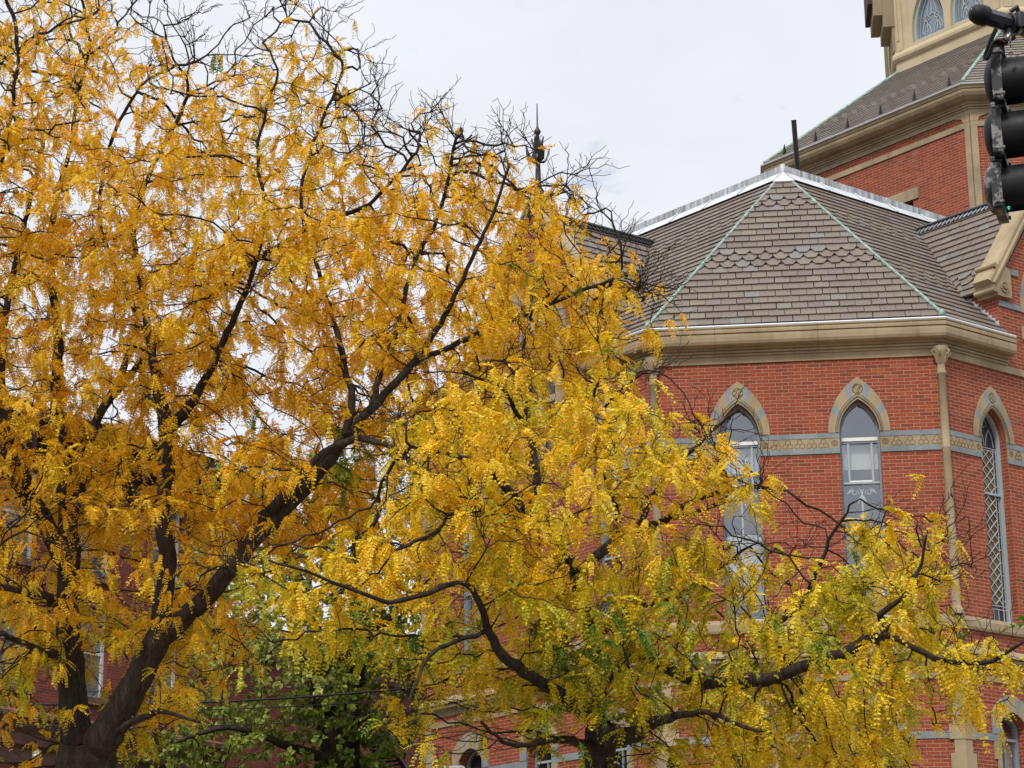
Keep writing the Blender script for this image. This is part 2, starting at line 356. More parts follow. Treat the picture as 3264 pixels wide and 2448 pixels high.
def clip_poly(poly, cl):
    """Sutherland-Hodgman, cl convex and counter-clockwise"""
    out_ = poly
    for i in range(len(cl)):
        ax, ay = cl[i]; bx, by = cl[(i + 1) % len(cl)]; inp = out_; out_ = []
        sd_ = lambda p: (bx - ax) * (p[1] - ay) - (by - ay) * (p[0] - ax)
        for j in range(len(inp)):
            p, q = inp[j], inp[(j + 1) % len(inp)]; a, c = sd_(p), sd_(q)
            if a >= 0: out_.append(p)
            if (a > 0) != (c > 0) and abs(a - c) > 1e-12:
                t = a / (a - c); out_.append((p[0] + (q[0] - p[0]) * t, p[1] + (q[1] - p[1]) * t))
        if len(out_) < 3: return []
    return out_
def slates(mb, O, U, V, polys, mat, w=.27, h=.2, hexrows=(), phase=0., umin=None, umax=None, lift=.020):
    """real overlapping slates on a roof plane; polys: convex ccw pieces in (u, v)"""
    O, U, V = map(np.asarray, (O, U, V)); N = np.cross(U, V)
    vmax = max(p[1] for pl in polys for p in pl); vmin = min(p[1] for pl in polys for p in pl)
    u0 = min(p[0] for pl in polys for p in pl); u1 = max(p[0] for pl in polys for p in pl)
    rr = random.Random(int(abs(u0 * 977 + vmax * 131)) + 5)
    for j in range(int(math.floor(vmin / h)), int(math.ceil(vmax / h))):
        v0 = j * h; off = (j % 2) * w / 2 + phase; k0 = int((u0 - off) / w) - 1; k1 = int((u1 - off) / w) + 1
        for k in range(k0, k1 + 1):
            a = off + k * w + .0055 + rr.uniform(-.006, .006); c = off + (k + 1) * w - .0055 + rr.uniform(-.006, .006); vb = v0 + rr.uniform(-.006, .006); vt = v0 + h * 1.12
            if j in hexrows: q = [(a, vb + .085), (a + (c - a) * .25, vb - .045), (a + (c - a) * .75, vb - .045), (c, vb + .085), (c, vt), (a, vt)]
            else: q = [(a, vb), (c, vb), (c, vt), (a, vt)]
            li = lift + rr.uniform(-.002, .004)
            for pl in polys:
                r_ = clip_poly(q, pl)
                if len(r_) < 3: continue
                area = abs(sum(r_[i][0] * r_[(i + 1) % len(r_)][1] - r_[(i + 1) % len(r_)][0] * r_[i][1] for i in range(len(r_)))) / 2
                if area < 2e-4: continue
                hi = [O + U * x + V * y + N * (.006 + (li + .008) * max(0, (vt - y)) / (vt - vb)) for x, y in r_]
                lo = [O + U * x + V * y + N * (-.004) for x, y in r_]
                n = len(r_); mb.mesh(hi + lo, [tuple(range(n))] + [(n + i, n + (i + 1) % n, (i + 1) % n, i) for i in range(n)], mat)

# ------------------------------------------------------------------ ground
g = MB(); g.face([(-1500, -300, 0), (1500, -300, 0), (1500, 2500, 0), (-1500, 2500, 0)], 'asphalt'); tag(g.build('street'), kind='structure')
g = MB(); g.prism([(-14, 16, .004), (34, 16, .004), (34, 34, .004), (-14, 34, .004)], [(-14, 16, .13), (34, 16, .13), (34, 34, .13), (-14, 34, .13)], 'sandstone_dark'); tag(g.build('pavement'), kind='structure')
g = MB(); g.prism([(-40, 34.2, .004), (40, 34.2, .004), (40, 75, .004), (-40, 75, .004)], [(-40, 34.2, .1), (40, 34.2, .1), (40, 75, .1), (-40, 75, .1)], 'lawn_soil'); tag(g.build('ground'), kind='structure')

# ------------------------------------------------------------------ church
AZ = R(-5.74)
Fd = np.array([math.cos(AZ), math.sin(AZ), 0]); Rd = np.array([math.cos(AZ + R(45)), math.sin(AZ + R(45)), 0]); Ld = np.array([-math.cos(AZ - R(45)), -math.sin(AZ - R(45)), 0])
CR = np.array([7.19, 37.97, 0]); W0 = 4.8; CL = CR - Fd * W0; SIDE = 6.4; EL = CL + Ld * SIDE; ER = CR + Rd * SIDE
FRONT, RIGHT, LEFT = Plane(CL, Fd), Plane(CR, Rd), Plane(EL, -Ld)
church = empty('brick_church', (CL[0] + 2.4, CL[1] + 4, 0), 'red brick church with sandstone arches, slate roofs and an octagonal tower', 'church')
ZF = 13.05
UPWIN = {FRONT: [1.4, 3.4], RIGHT: [1.26, 5.12], LEFT: [1.28, 5.14]}
MIDC = {RIGHT: 3.16, LEFT: 3.24}                         # the tall window under each gable
LOWWIN = {FRONT: [1.4, 3.4], RIGHT: [1.22, 3.16, 5.12], LEFT: [1.3, 3.22, 5.16]}
WW, WS, WB, WH = .335, 11.77, 8.63, .57
def up_open(c): return [(c - WW, WB), (c + WW, WB)] + arch(c, WS, WW, WH)[::-1]
def low_open(c): return [(c - .335, 4.6), (c + .335, 4.6)] + parch(c, 6.94, .335, .22, 5)[::-1]
GW = 1.52; GZ0 = 14.62; GZ1 = 16.72                       # gable half width, foot and peak of the brick
def mid_open(c): return [(c - .6, 12.0), (c + .6, 12.0)] + arch(c, 14.25, .6, 1.05)[::-1]
walls = MB()
for pl, wid in ((FRONT, W0), (RIGHT, SIDE), (LEFT, SIDE)):
    hs = [up_open(c) for c in UPWIN[pl]] + [low_open(c) for c in LOWWIN[pl]]
    if pl is FRONT: outer = [(0, 0), (wid, 0), (wid, 13.6), (0, 13.6)]
    else:
        c = MIDC[pl]; outer = [(0, 0), (wid, 0), (wid, 13.6), (c + GW, 13.6), (c + GW, GZ0), (c, GZ1), (c - GW, GZ0), (c - GW, 13.6), (0, 13.6)]; hs.append(mid_open(c))
    pl.wall(walls, outer, hs, 'brick')
    for h_ in hs: pl.reveal(walls, h_, 0, -.26, 'brick')
for pl in (RIGHT, LEFT):                                  # cheeks of the two gables
    c = MIDC[pl]
    for u in (c - GW, c + GW):
        q = [(0, 13.5), (0, GZ0), (-.95, GZ0), (-.95, 13.5)]
        walls.face([pl.p(u, z, d) for d, z in q], 'brick', [(d, z) for d, z in q])
BL = EL + np.array([-Fd[1], Fd[0], 0]) * 6; BR = ER + np.array([-Fd[1], Fd[0], 0]) * 6
for a, c in ((BL, EL), (ER, BR), (BR, BL)):
    D_ = c - a; l = np.linalg.norm(D_); P_ = Plane(a, D_ / l); P_.wall(walls, [(0, 0), (l, 0), (l, 13.6), (0, 13.6)], [], 'brick')
walls.build('wall', church)

# --- stone courses
def seg_spans(pl, wid, holes, m=0.0):
    e = [m]
    for c, w in sorted(holes): e += [c - w, c + w]
    e.append(wid - m); return [(e[i], e[i + 1]) for i in range(0, len(e), 2)]
band_b, band_s, groove_shade = MB(), MB(), MB()
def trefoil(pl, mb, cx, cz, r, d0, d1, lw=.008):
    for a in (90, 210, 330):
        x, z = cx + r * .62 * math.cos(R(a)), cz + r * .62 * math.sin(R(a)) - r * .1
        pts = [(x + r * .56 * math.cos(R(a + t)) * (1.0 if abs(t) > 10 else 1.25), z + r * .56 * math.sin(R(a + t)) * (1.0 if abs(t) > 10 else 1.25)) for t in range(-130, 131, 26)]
        pl.line(mb, pts, lw, d0, d1, 'groove_shade_and_joint')  # raised dark ribbon, the groove's shadow put into its colour
    pl.line(mb, circle(cx, cz - r * .1, r * .2, 8), lw * .8, d0, d1, 'groove_shade_and_joint', True)
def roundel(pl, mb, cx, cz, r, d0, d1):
    pl.line(mb, circle(cx, cz, r, 16), .009, d0, d1, 'groove_shade_and_joint', True)
    pl.line(mb, circle(cx, cz, r * .55, 12), .008, d0, d1, 'groove_shade_and_joint', True)
    pl.slab(mb, circle(cx, cz, r * .2, 8), d0, d1, 'groove_shade_and_joint')
for pl, wid in ((FRONT, W0), (RIGHT, SIDE), (LEFT, SIDE)):
    hl = [(c, WW) for c in UPWIN[pl]] + ([(MIDC[pl], 1.0)] if pl is not FRONT else [])
    for u0, u1 in seg_spans(pl, wid, hl, .0):
        for z0_, z1_, nm_, d_, m_ in ((11.685, 11.772, 'bluestone_band', .022, 'bluestone'), (11.42, 11.508, 'bluestone_band', .022, 'bluestone'), (11.510, 11.683, 'trefoil_frieze', .016, 'sandstone')):
            bb_ = MB(); pl.rect(bb_, u0, u1, z0_, z1_, .0, d_, m_); bo_ = bb_.build(nm_, church)
        L_ = u1 - u0; nt_ = max(1, int((L_ - .26) / .2)); a0 = u0 + .17 if u0 > .2 else u0 + .13; a1 = u1 - .17 if u1 < wid - .2 else u1 - .13
        if u0 > .2: groove_shade = MB(); roundel(pl, groove_shade, u0 + .085, 11.597, .05, .013, .0185); a0 = u0 + .27; groove_shade.build('roundel_groove_shade', bo_)
        if u1 < wid - .2: groove_shade = MB(); roundel(pl, groove_shade, u1 - .085, 11.597, .05, .013, .0185); a1 = u1 - .27; groove_shade.build('roundel_groove_shade', bo_)
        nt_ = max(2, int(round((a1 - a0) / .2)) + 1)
        for i in range(nt_): groove_shade = MB(); trefoil(pl, groove_shade, a0 + (a1 - a0) * i / (nt_ - 1), 11.592, .074, .013, .0185); groove_shade.build('trefoil_groove_shade', bo_)
    pl_h = [(c, .335) for c in LOWWIN[pl]]
    for u0, u1 in seg_spans(pl, wid, pl_h, 0): bb_ = MB(); pl.rect(bb_, u0, u1, 6.64, 6.757, 0, .02, 'bluestone'); bb_.build('bluestone_band', church)
    bb_ = MB(); pl.rect(bb_, 0, wid, 7.61, 7.70, 0, .022, 'sandstone'); bb_.build('sandstone_band', church)
GPATH = {}
full = [BL, EL, CL, CR, ER, BR]
st = MB()
sweep(st, full, [(0, 8.43), (.05, 8.43), (.065, 8.47), (.065, 8.58), (.03, 8.645), (0, 8.65)], 'sandstone'); st.build('sill_course', church); st = MB()
sweep(st, full, [(0, 7.79), (.03, 7.80), (.04, 7.86), (.07, 7.90), (.10, 7.905), (.13, 7.93), (.135, 7.965), (.115, 7.99), (.10, 7.992), (.10, 7.998), (.17, 8.00), (.17, 8.025), (.03, 8.15), (0, 8.15)], 'sandstone')
st.build('string_course', church)
co, gu, fr = MB(), MB(), MB()
cprof = [(.03, 13.175), (.055, 13.175), (.06, 13.205), (.045, 13.21), (.045, 13.216), (.085, 13.222), (.09, 13.252), (.07, 13.258), (.07, 13.264), (.11, 13.272), (.115, 13.30), (.215, 13.308), (.258, 13.33), (.278, 13.375), (.283, 13.45), (.28, 13.495), (.255, 13.50), (.255, 13.512), (.29, 13.516), (.292, 13.56), (.275, 13.585), (.295, 13.60), (.295, 13.615), (.0, 13.615)]
v0, v1 = 1.70, 6.4 - 1.64
cpaths = [[BL, EL, EL + (-Ld) * (MIDC[LEFT] - GW - .04)], [CL + Ld * (SIDE - MIDC[LEFT] - GW - .02), CL, CR, CR + Rd * (MIDC[RIGHT] - GW + .07)], [CR + Rd * (MIDC[RIGHT] + GW), ER, BR]]
for p_ in cpaths:
    co = MB(); sweep(co, p_, cprof, 'sandstone')
    for a_, c_ in zip(p_[:-1], p_[1:]):
        l_ = np.linalg.norm(c_ - a_); t_ = (c_ - a_) / l_
        for x_ in np.arange(1.05, l_ - .3, 1.73): sweep(co, [a_ + t_ * x_, a_ + t_ * (x_ + .006)], [(d_ + .0015, z_) for d_, z_ in cprof[:-1]], 'groove_shade_and_joint', caps=False)
    co.build('cornice', church); gu = MB()
    gp = [q.copy() for q in p_]
    sweep(gu, gp, [(.262, 13.617), (.272, 13.612), (.292, 13.622), (.296, 13.64), (.284, 13.655), (.268, 13.65)], 'gutter_white', smooth=True)
    gu.build('gutter', church); gu = MB(); sweep(gu, gp, [(.02, 13.62), (.265, 13.62)], 'dark_deck'); gu.build('gutter_trough_shade', church)  # trough is near-black: shadow under the slate edge put into its colour
sweep(fr, full, [(0, ZF), (.028, ZF), (.028, 13.175), (0, 13.175)], 'sandstone')
fr.build('frieze', church)

# --- window surrounds
def voussoirs(pl, mb, c, z0, wi, hi, wo, ho, d, pattern, n=24, zo=None):
    I = arch(c, z0, wi, hi, n); O_ = arch(c, zo if zo else z0, wo, ho, n)
    for t0, t1, m in pattern:
        i0, i1 = int(round(t0 * n)), int(round(t1 * n))
        for i in range(i0, i1):
            for A, B in ((I, O_), (I[::-1], O_[::-1])): pl.slab(mb, [A[i], A[i + 1], B[i + 1], B[i]], 0, d, m)
def monogram(pl, mb, c, z, r, k, d0, d1):
    pl.line(mb, circle(c, z, r, 20), .013, d0, d1, 'groove_shade_and_joint', True)
    S = lambda pts, w=.012: pl.line(mb, [(c + x * r, z + y * r) for x, y in pts], w, d0, d1, 'groove_shade_and_joint')
    if k == 0:
        S([(-.75, .35), (-.3, .55), (-.15, .1), (-.5, -.15), (-.75, -.35), (-.2, -.6)]); S([(.75, .45), (.25, .1), (.05, -.35), (.35, -.7), (.75, -.45), (.45, -.3)]); S([(-.1, .6), (.4, .75)])
    elif k == 1:
        S([(-.7, -.45), (-.55, .6), (-.05, -.5), (.45, .65), (.55, -.05)]); S([(-.8, .2), (-.3, .75), (.1, .75)]); S([(.7, .5), (.1, -.85), (-.25, -.6)])
    else:
        S([(-.5, -.6), (-.5, .5), (.1, .65), (.45, .35), (-.3, .0), (.5, -.65)]); S([(-.2, -.8), (.3, -.4), (.6, .1)])
def upper_window(pl, c, kind, mono):
    sur = MB()
    voussoirs(pl, sur, c, 11.775, WW, WH, .515, .955, .03, [(0, .34, 'sandstone'), (.34, .46, 'bluestone'), (.46, .74, 'sandstone'), (.74, .88, 'bluestone'), (.88, 1, 'sandstone')])
    for sgn in (-1, 1):                                    # rounded inner roll
        A = arch(c, 11.775, WW + .03, WH + .045, 12)
        sur.tube([pl.p(x, z, .028) for x, z in A], .016, 'sandstone', 6)
    pl.line(sur, arch(c, 11.775, WW + .062, WH + .09, 12), .010, .024, .0325, 'groove_shade_and_joint')
    so_ = sur.build('arch_surround', church)
    mg = MB(); monogram(pl, mg, c, 12.52, .085, mono, .024, .034); mg.build('monogram_groove_shade', so_)
    wnd = MB(); paint = 'window_paint' if kind != 'lattice' else 'window_paint_light'
    inner = [(c - WW + .002, WB)] + arch(c, WS, WW - .002, WH, 9)[:] + [(c + WW - .002, WB)]
    pl.line(wnd, inner, .07, -.26, -.14, paint); pl.rect(wnd, c - WW, c + WW, WB, WB + .05, -.26, -.10, 'white_paint')
    fr_ = wnd.build('window', church)
    if kind == 'plain':
        s = MB()
        pl.rect(s, c - .30, c + .30, 11.66, 11.72, -.24, -.15, 'white_paint'); pl.rect(s, c - .30, c + .30, 11.625, 11.658, -.24, -.165, 'window_paint')
        for u in (-.195, .195): pl.rect(s, c + u - .018, c + u + .018, 10.95, 11.625, -.24, -.17, 'window_paint_light')
        for z, w_ in ((10.94, .035),): pl.rect(s, c - .30, c + .30, z - w_ / 2, z + w_ / 2, -.24, -.16, 'window_paint_light')
        pl.rect(s, c - .177, c + .177, 10.957, 10.985, -.235, -.172, 'white_paint')
        s.build('sash', fr_)
        for z, w_ in ((10.0, .035), (9.36, .04), (8.95, .04)): s = MB(); pl.rect(s, c - .30, c + .30, z - w_ / 2, z + w_ / 2, -.24, -.16, 'window_paint_light'); s.build('glazing_bar', fr_)
        q = MB(); pl.wall(q, [(c - .33, WB + .02), (c + .33, WB + .02)] + arch(c, WS, .31, .53)[::-1], [], 'glass', -.205); q.build('pane', fr_)
        q = MB(); pl.wall(q, [(c - .33, 11.2), (c + .33, 11.2), (c + .33, 11.62), (c - .33, 11.62)], [], 'blind_white', -.30)
        if mono == 0: q.build('blind', fr_); q = MB(); pl.wall(q, [(c - .33, 9.05), (c + .33, 9.05), (c + .33, 10.15), (c - .33, 10.15)], [], 'blind_white', -.32)
        q.build('blind', fr_)
        q = MB(); d0, d1 = -.252, -.244; W_ = 'blind_white'; z9 = 10.86
        pl.rect(q, c - .014, c + .014, 10.05, z9 - .02, d0, d1, W_)
        for sg in (-1, 1):
            sp = [(c + sg * (.115 + .06 * (1 - t / 26) * math.cos(R(200 - t * 22))), z9 - .07 + .06 * (1 - t / 26) * math.sin(R(200 - t * 22))) for t in range(0, 20)]
            pl.line(q, sp, .013, d0, d1, W_)
            pl.slab(q, [(c + sg * .012, z9 - .10), (c + sg * .05, z9 - .16), (c + sg * .085, z9 - .27), (c + sg * .045, z9 - .21), (c + sg * .014, z9 - .20)][::sg], d0, d1, W_)
            pl.slab(q, [(c + sg * .13, z9 + .02), (c + sg * .20, z9 - .01), (c + sg * .25, z9 - .09), (c + sg * .19, z9 - .06), (c + sg * .15, z9 - .05)][::sg], d0, d1, W_)
            pl.slab(q, [(c + sg * .0, z9 - .04), (c + sg * .05, z9 + .04), (c + sg * .02, z9 - .08)][::sg], d0, d1, W_)
        pl.slab(q, circle(c, 10.03, .035, 8), d0, d1, W_); q.build('window_ornament', fr_)
    elif kind == 'lattice':
        q = MB(); pl.wall(q, [(c - .3, WB + .02), (c + .3, WB + .02), (c + .3, 11.70), (c - .3, 11.70)], [], 'amber_glass', -.21)
        pl.wall(q, [(c - .31, 11.70), (c + .31, 11.70)] + arch(c, WS, .31, .53)[::-1], [], 'stained_glass', -.21)
        for sg in (-1, 1): pl.rect(q, c + sg * .25 - .05, c + sg * .25 + .05, WB + .05, 11.68, -.212, -.204, 'stained_glass')
        pl.rect(q, c - .3, c + .3, WB + .04, WB + .33, -.212, -.2045, 'stained_glass'); q.build('pane', fr_)
        l = MB(); st_ = .2
        for k in range(-3, 17):
            for sg in (-1, 1):
                z0_ = 8.98 + k * .185; a, b_ = (-.2, z0_), (.2, z0_ + .4 * .185 / .2 * 1.0)
                if sg < 0: a, b_ = (.2, z0_), (-.2, z0_ + .37)
                else: b_ = (.2, z0_ + .37)
                lo_, hi_ = 8.98, 11.66
                if b_[1] <= lo_ or a[1] >= hi_: continue
                def cut(a, b_):
                    (x0, y0), (x1, y1) = a, b_
                    if y0 < lo_: x0 += (x1 - x0) * (lo_ - y0) / (y1 - y0); y0 = lo_
                    if y1 > hi_: x1 = x0 + (x1 - x0) * (hi_ - y0) / (y1 - y0); y1 = hi_
                    return (x0, y0), (x1, y1)
                a, b_ = cut(a, b_); pl.line(l, [(c + a[0], a[1]), (c + b_[0], b_[1])], .015, -.204, -.19 - (.003 if sg < 0 else 0), 'came')
        for u in (-.2, .2, -.27, .27): pl.rect(l, c + u - .006, c + u + .006, 8.7, 11.68, -.204, -.194, 'came')
        for z in (8.96, 8.90, 11.69, 11.65): pl.rect(l, c - .3, c + .3, z - .006, z + .006, -.204, -.1955, 'came')
        for k in range(4): pl.rect(l, c - .2 + k * .13, c - .19 + k * .13, 8.68, 8.9, -.204, -.1945, 'came')
        for k in range(12):
            z = 9.05 + k * .22
            for sg in (-1, 1): pl.rect(l, c + sg * .235 - .03, c + sg * .235 + .03, z, z + .01, -.204, -.1958, 'came')
        for sg in (-1, 1):
            pl.line(l, arch(c + sg * .12, 11.72, .1, .3, 5), .01, -.204, -.193, 'came'); pl.line(l, circle(c, 12.12, .07, 8), .01, -.204, -.192, 'came', True)
        l.build('leading', fr_); s = MB(); pl.rect(s, c - .3, c + .3, 10.86, 10.90, -.2, -.16, 'window_paint_light'); s.build('glazing_bar', fr_)
    q = MB(); pl.wall(q, [(c - .6, WB - .1), (c + .6, WB - .1), (c + .6, 12.5), (c - .6, 12.5)], [], 'room_wall', -.75); q.build('interior', fr_)
for i, c in enumerate(UPWIN[FRONT]): upper_window(FRONT, c, 'plain', i)
for i, c in enumerate(UPWIN[RIGHT]): upper_window(RIGHT, c, 'lattice', 2)
for i, c in enumerate(UPWIN[LEFT]): upper_window(LEFT, c, 'plain', i)
def gable_window(pl, c):
    s = MB(); pat = [(0, .18, 'sandstone'), (.18, .3, 'bluestone'), (.3, .55, 'sandstone'), (.55, .68, 'bluestone'), (.68, .88, 'sandstone'), (.88, 1, 'sandstone')]
    voussoirs(pl, s, c, 14.25, .6, 1.05, .92, 1.55, .03, pat)
    for k in range(9):
        z = 12.0 + k * .25; m = 'bluestone' if k % 3 == 2 else 'sandstone'; w_ = .92 if k % 2 else .84
        for sg in (-1, 1): pl.rect(s, *sorted((c + sg * .6, c + sg * w_)), z, z + .248, 0, .03, m)
    s.build('gable_window_surround', church)
    w = MB(); inn = [(c - .59, 12.02)] + arch(c, 14.25, .59, 1.03) + [(c + .59, 12.02)]; pl.line(w, inn, .09, -.25, -.12, 'window_paint_light', True)
    pl.rect(w, c - .03, c + .03, 12.05, 14.5, -.22, -.14, 'window_paint_light'); pl.line(w, circle(c, 14.72, .25, 16), .05, -.22, -.15, 'window_paint_light', True)
    fr_ = w.build('gable_window', church); q = MB(); pl.wall(q, inn, [], 'stained_glass', -.2); q.build('pane', fr_)
for pl in (RIGHT, LEFT):
    gable_window(pl, MIDC[pl])
    for sg in (-1, 1):
        for za, zb_, ua in ((14.26, 14.36, 1.50), (14.90, 15.0, 1.26)):
            bb_ = MB(); pl.rect(bb_, *sorted((MIDC[pl] + sg * .925, MIDC[pl] + sg * ua)), za, zb_, 0, .024, 'bluestone'); bb_.build('bluestone_band', church)
def low_window(pl, c, blind=False):
    s = MB(); n = 12; I = parch(c, 6.94, .335, .21, n); O_ = parch(c, 7.11, .515, .33, n)
    mats = ['sandstone'] * 7 + ['bluestone'] * 2 + ['sandstone'] * 3
    for i in range(n):
        for A, B in ((I, O_), (I[::-1], O_[::-1])): pl.slab(s, [A[i], A[i + 1], B[i + 1], B[i]], 0, .03, mats[i])
    for sg in (-1, 1):
        s.prism(*[[pl.p(c + sg * u, z, d) for u, z in ((.335, 6.9), (.515, 6.9), (.515, 7.1), (.335, 6.94))][::sg] for d in (0, .03)], 'sandstone')
        for k, (z0_, z1_, w_, m) in enumerate(((6.76, 6.9, .515, 'bluestone'), (6.35, 6.638, .50, 'sandstone'), (6.1, 6.348, .43, 'sandstone'), (5.6, 6.098, .50, 'sandstone'))):
            pl.rect(s, *sorted((c + sg * .336, c + sg * w_)), z0_, z1_, 0, .028, m)
    s.build('low_arch_surround', church)
    w = MB(); pl.line(w, [(c - .325, 4.62)] + parch(c, 6.94, .325, .2, 5) + [(c + .325, 4.62)], .08, -.26, -.17, 'window_paint')
    pl.rect(w, c - .3, c + .3, 6.70, 6.74, -.25, -.18, 'window_paint_light'); pl.rect(w, c - .02, c + .02, 4.6, 6.7, -.25, -.185, 'window_paint')
    fr_ = w.build('low_window', church); q = MB(); pl.wall(q, [(c - .31, 4.62), (c + .31, 4.62)] + parch(c, 6.94, .31, .19, 5)[::-1], [], 'glass' if blind else 'dark_glass', -.215); q.build('pane', fr_)
    q = MB(); pl.wall(q, [(c - .6, 4.4), (c + .6, 4.4), (c + .6, 7.2), (c - .6, 7.2)], [], 'dark_room', -.6)
    if blind: pl.wall(q, [(c - .32, 4.7), (c + .32, 4.7), (c + .32, 6.66), (c - .32, 6.66)], [], 'blind_white', -.3)
    q.build('interior', fr_)
for pl in (FRONT, RIGHT, LEFT):
    for i, c in enumerate(LOWWIN[pl]): low_window(pl, c, pl is RIGHT and i == 0)

# --- corner colonnettes and pilasters
for corner, (na, nb) in ((CR, (FRONT.N, RIGHT.N)), (CL, (LEFT.N, FRONT.N)), (EL, (LEFT.N, np.array([-Fd[0], -Fd[1], 0])))):
    b_ = (na + nb) / (1 + na @ nb); P_ = corner + b_ * .03; s = MB()
    s.lathe(P_, [(.11, 8.64), (.11, 8.72), (.085, 8.76), (.072, 8.80), (.07, 11.44), (.074, 11.45), (.07, 11.46), (.068, 12.70), (.085, 12.715), (.088, 12.75), (.07, 12.765), (.068, 12.9)], 'sandstone', 14)
    cc = s.build('colonnette', church); k = MB()
    k.lathe(P_, [(.066, 12.88), (.08, 12.95), (.10, 13.03), (.13, 13.10), (.135, 13.13), (.14, 13.16), (.14, 13.19)], 'sandstone', 10)
    bn = b_ / np.linalg.norm(b_); tn = np.array([-bn[1], bn[0], 0])
    for a in (-80, -30, 30, 80):
        dr = bn * math.cos(R(a)) + tn * math.sin(R(a))
        k.tube([P_ + dr * (.135 + .04 * math.cos(R(t)) * (1 - t / 500)) + np.array([0, 0, 13.09 + .04 * math.sin(R(t)) * (1 - t / 500)]) for t in range(200, -160, -30)], .014, 'sandstone', 6)
        k.tube([P_ + dr * .07 + np.array([0, 0, 12.9]), P_ + dr * .10 + np.array([0, 0, 13.0]), P_ + dr * .15 + np.array([0, 0, 13.06]), P_ + dr * .16 + np.array([0, 0, 13.03])], [.02, .024, .018, .01], 'sandstone', 6)
    k.build('capital', cc)
def wrap_block(mb, corner, da, db, na, nb, w, z0, z1, d, mat):
    b_ = (na + nb) / (1 + na @ nb)
    pts = [corner + da * w, corner + da * w + na * d, corner + b_ * d, corner + db * w + nb * d, corner + db * w, corner - b_ * .05]
    mb.prism([p + np.array([0, 0, z0]) for p in pts], [p + np.array([0, 0, z1]) for p in pts], mat)
for corner, da, db, na, nb in ((CR, -Fd, Rd, FRONT.N, RIGHT.N), (CL, Ld, Fd, LEFT.N, FRONT.N), (EL, np.array([-LEFT.N[0], -LEFT.N[1], 0]) * .6, -Ld, np.array([-Ld[1], Ld[0], 0]) * 0 + Ld, LEFT.N)):
    end = corner is EL; pil = MB()
    for z0_, z1_, w_ in ((7.26, 7.79, .155), (7.0, 7.26, .235), (6.86, 7.0, .165), (6.62, 6.86, .235), (6.40, 6.62, .16), (6.0, 6.40, .23), (5.7, 6.0, .16), (5.3, 5.7, .23), (.1, 5.3, .2)):
        wrap_block(pil, corner, da, db, na, nb, w_ if not end else (.26 if w_ > .2 else .17), z0_, z1_ - .003, .032 + (.012 if w_ > .2 else 0), 'sandstone')
    pil.build('corner_pilaster', church)

# --- roofs
EO, EZ = .19, 13.68
APEX = CL + Fd * 2.4 - FRONT.N * 2.93; AZT = 17.57
def mitre(corner, na, nb, d): return corner + (na + nb) / (1 + na @ nb) * d
eL, eR = mitre(CL, LEFT.N, FRONT.N, EO), mitre(CR, FRONT.N, RIGHT.N, EO)
Z = lambda z: np.array([0, 0, z])
ap = APEX + Z(AZT)
def roof_frame(O, D, N, top):
    V = top - O; V = V - D * (V @ D); V = V / np.linalg.norm(V); return V
deck = MB()
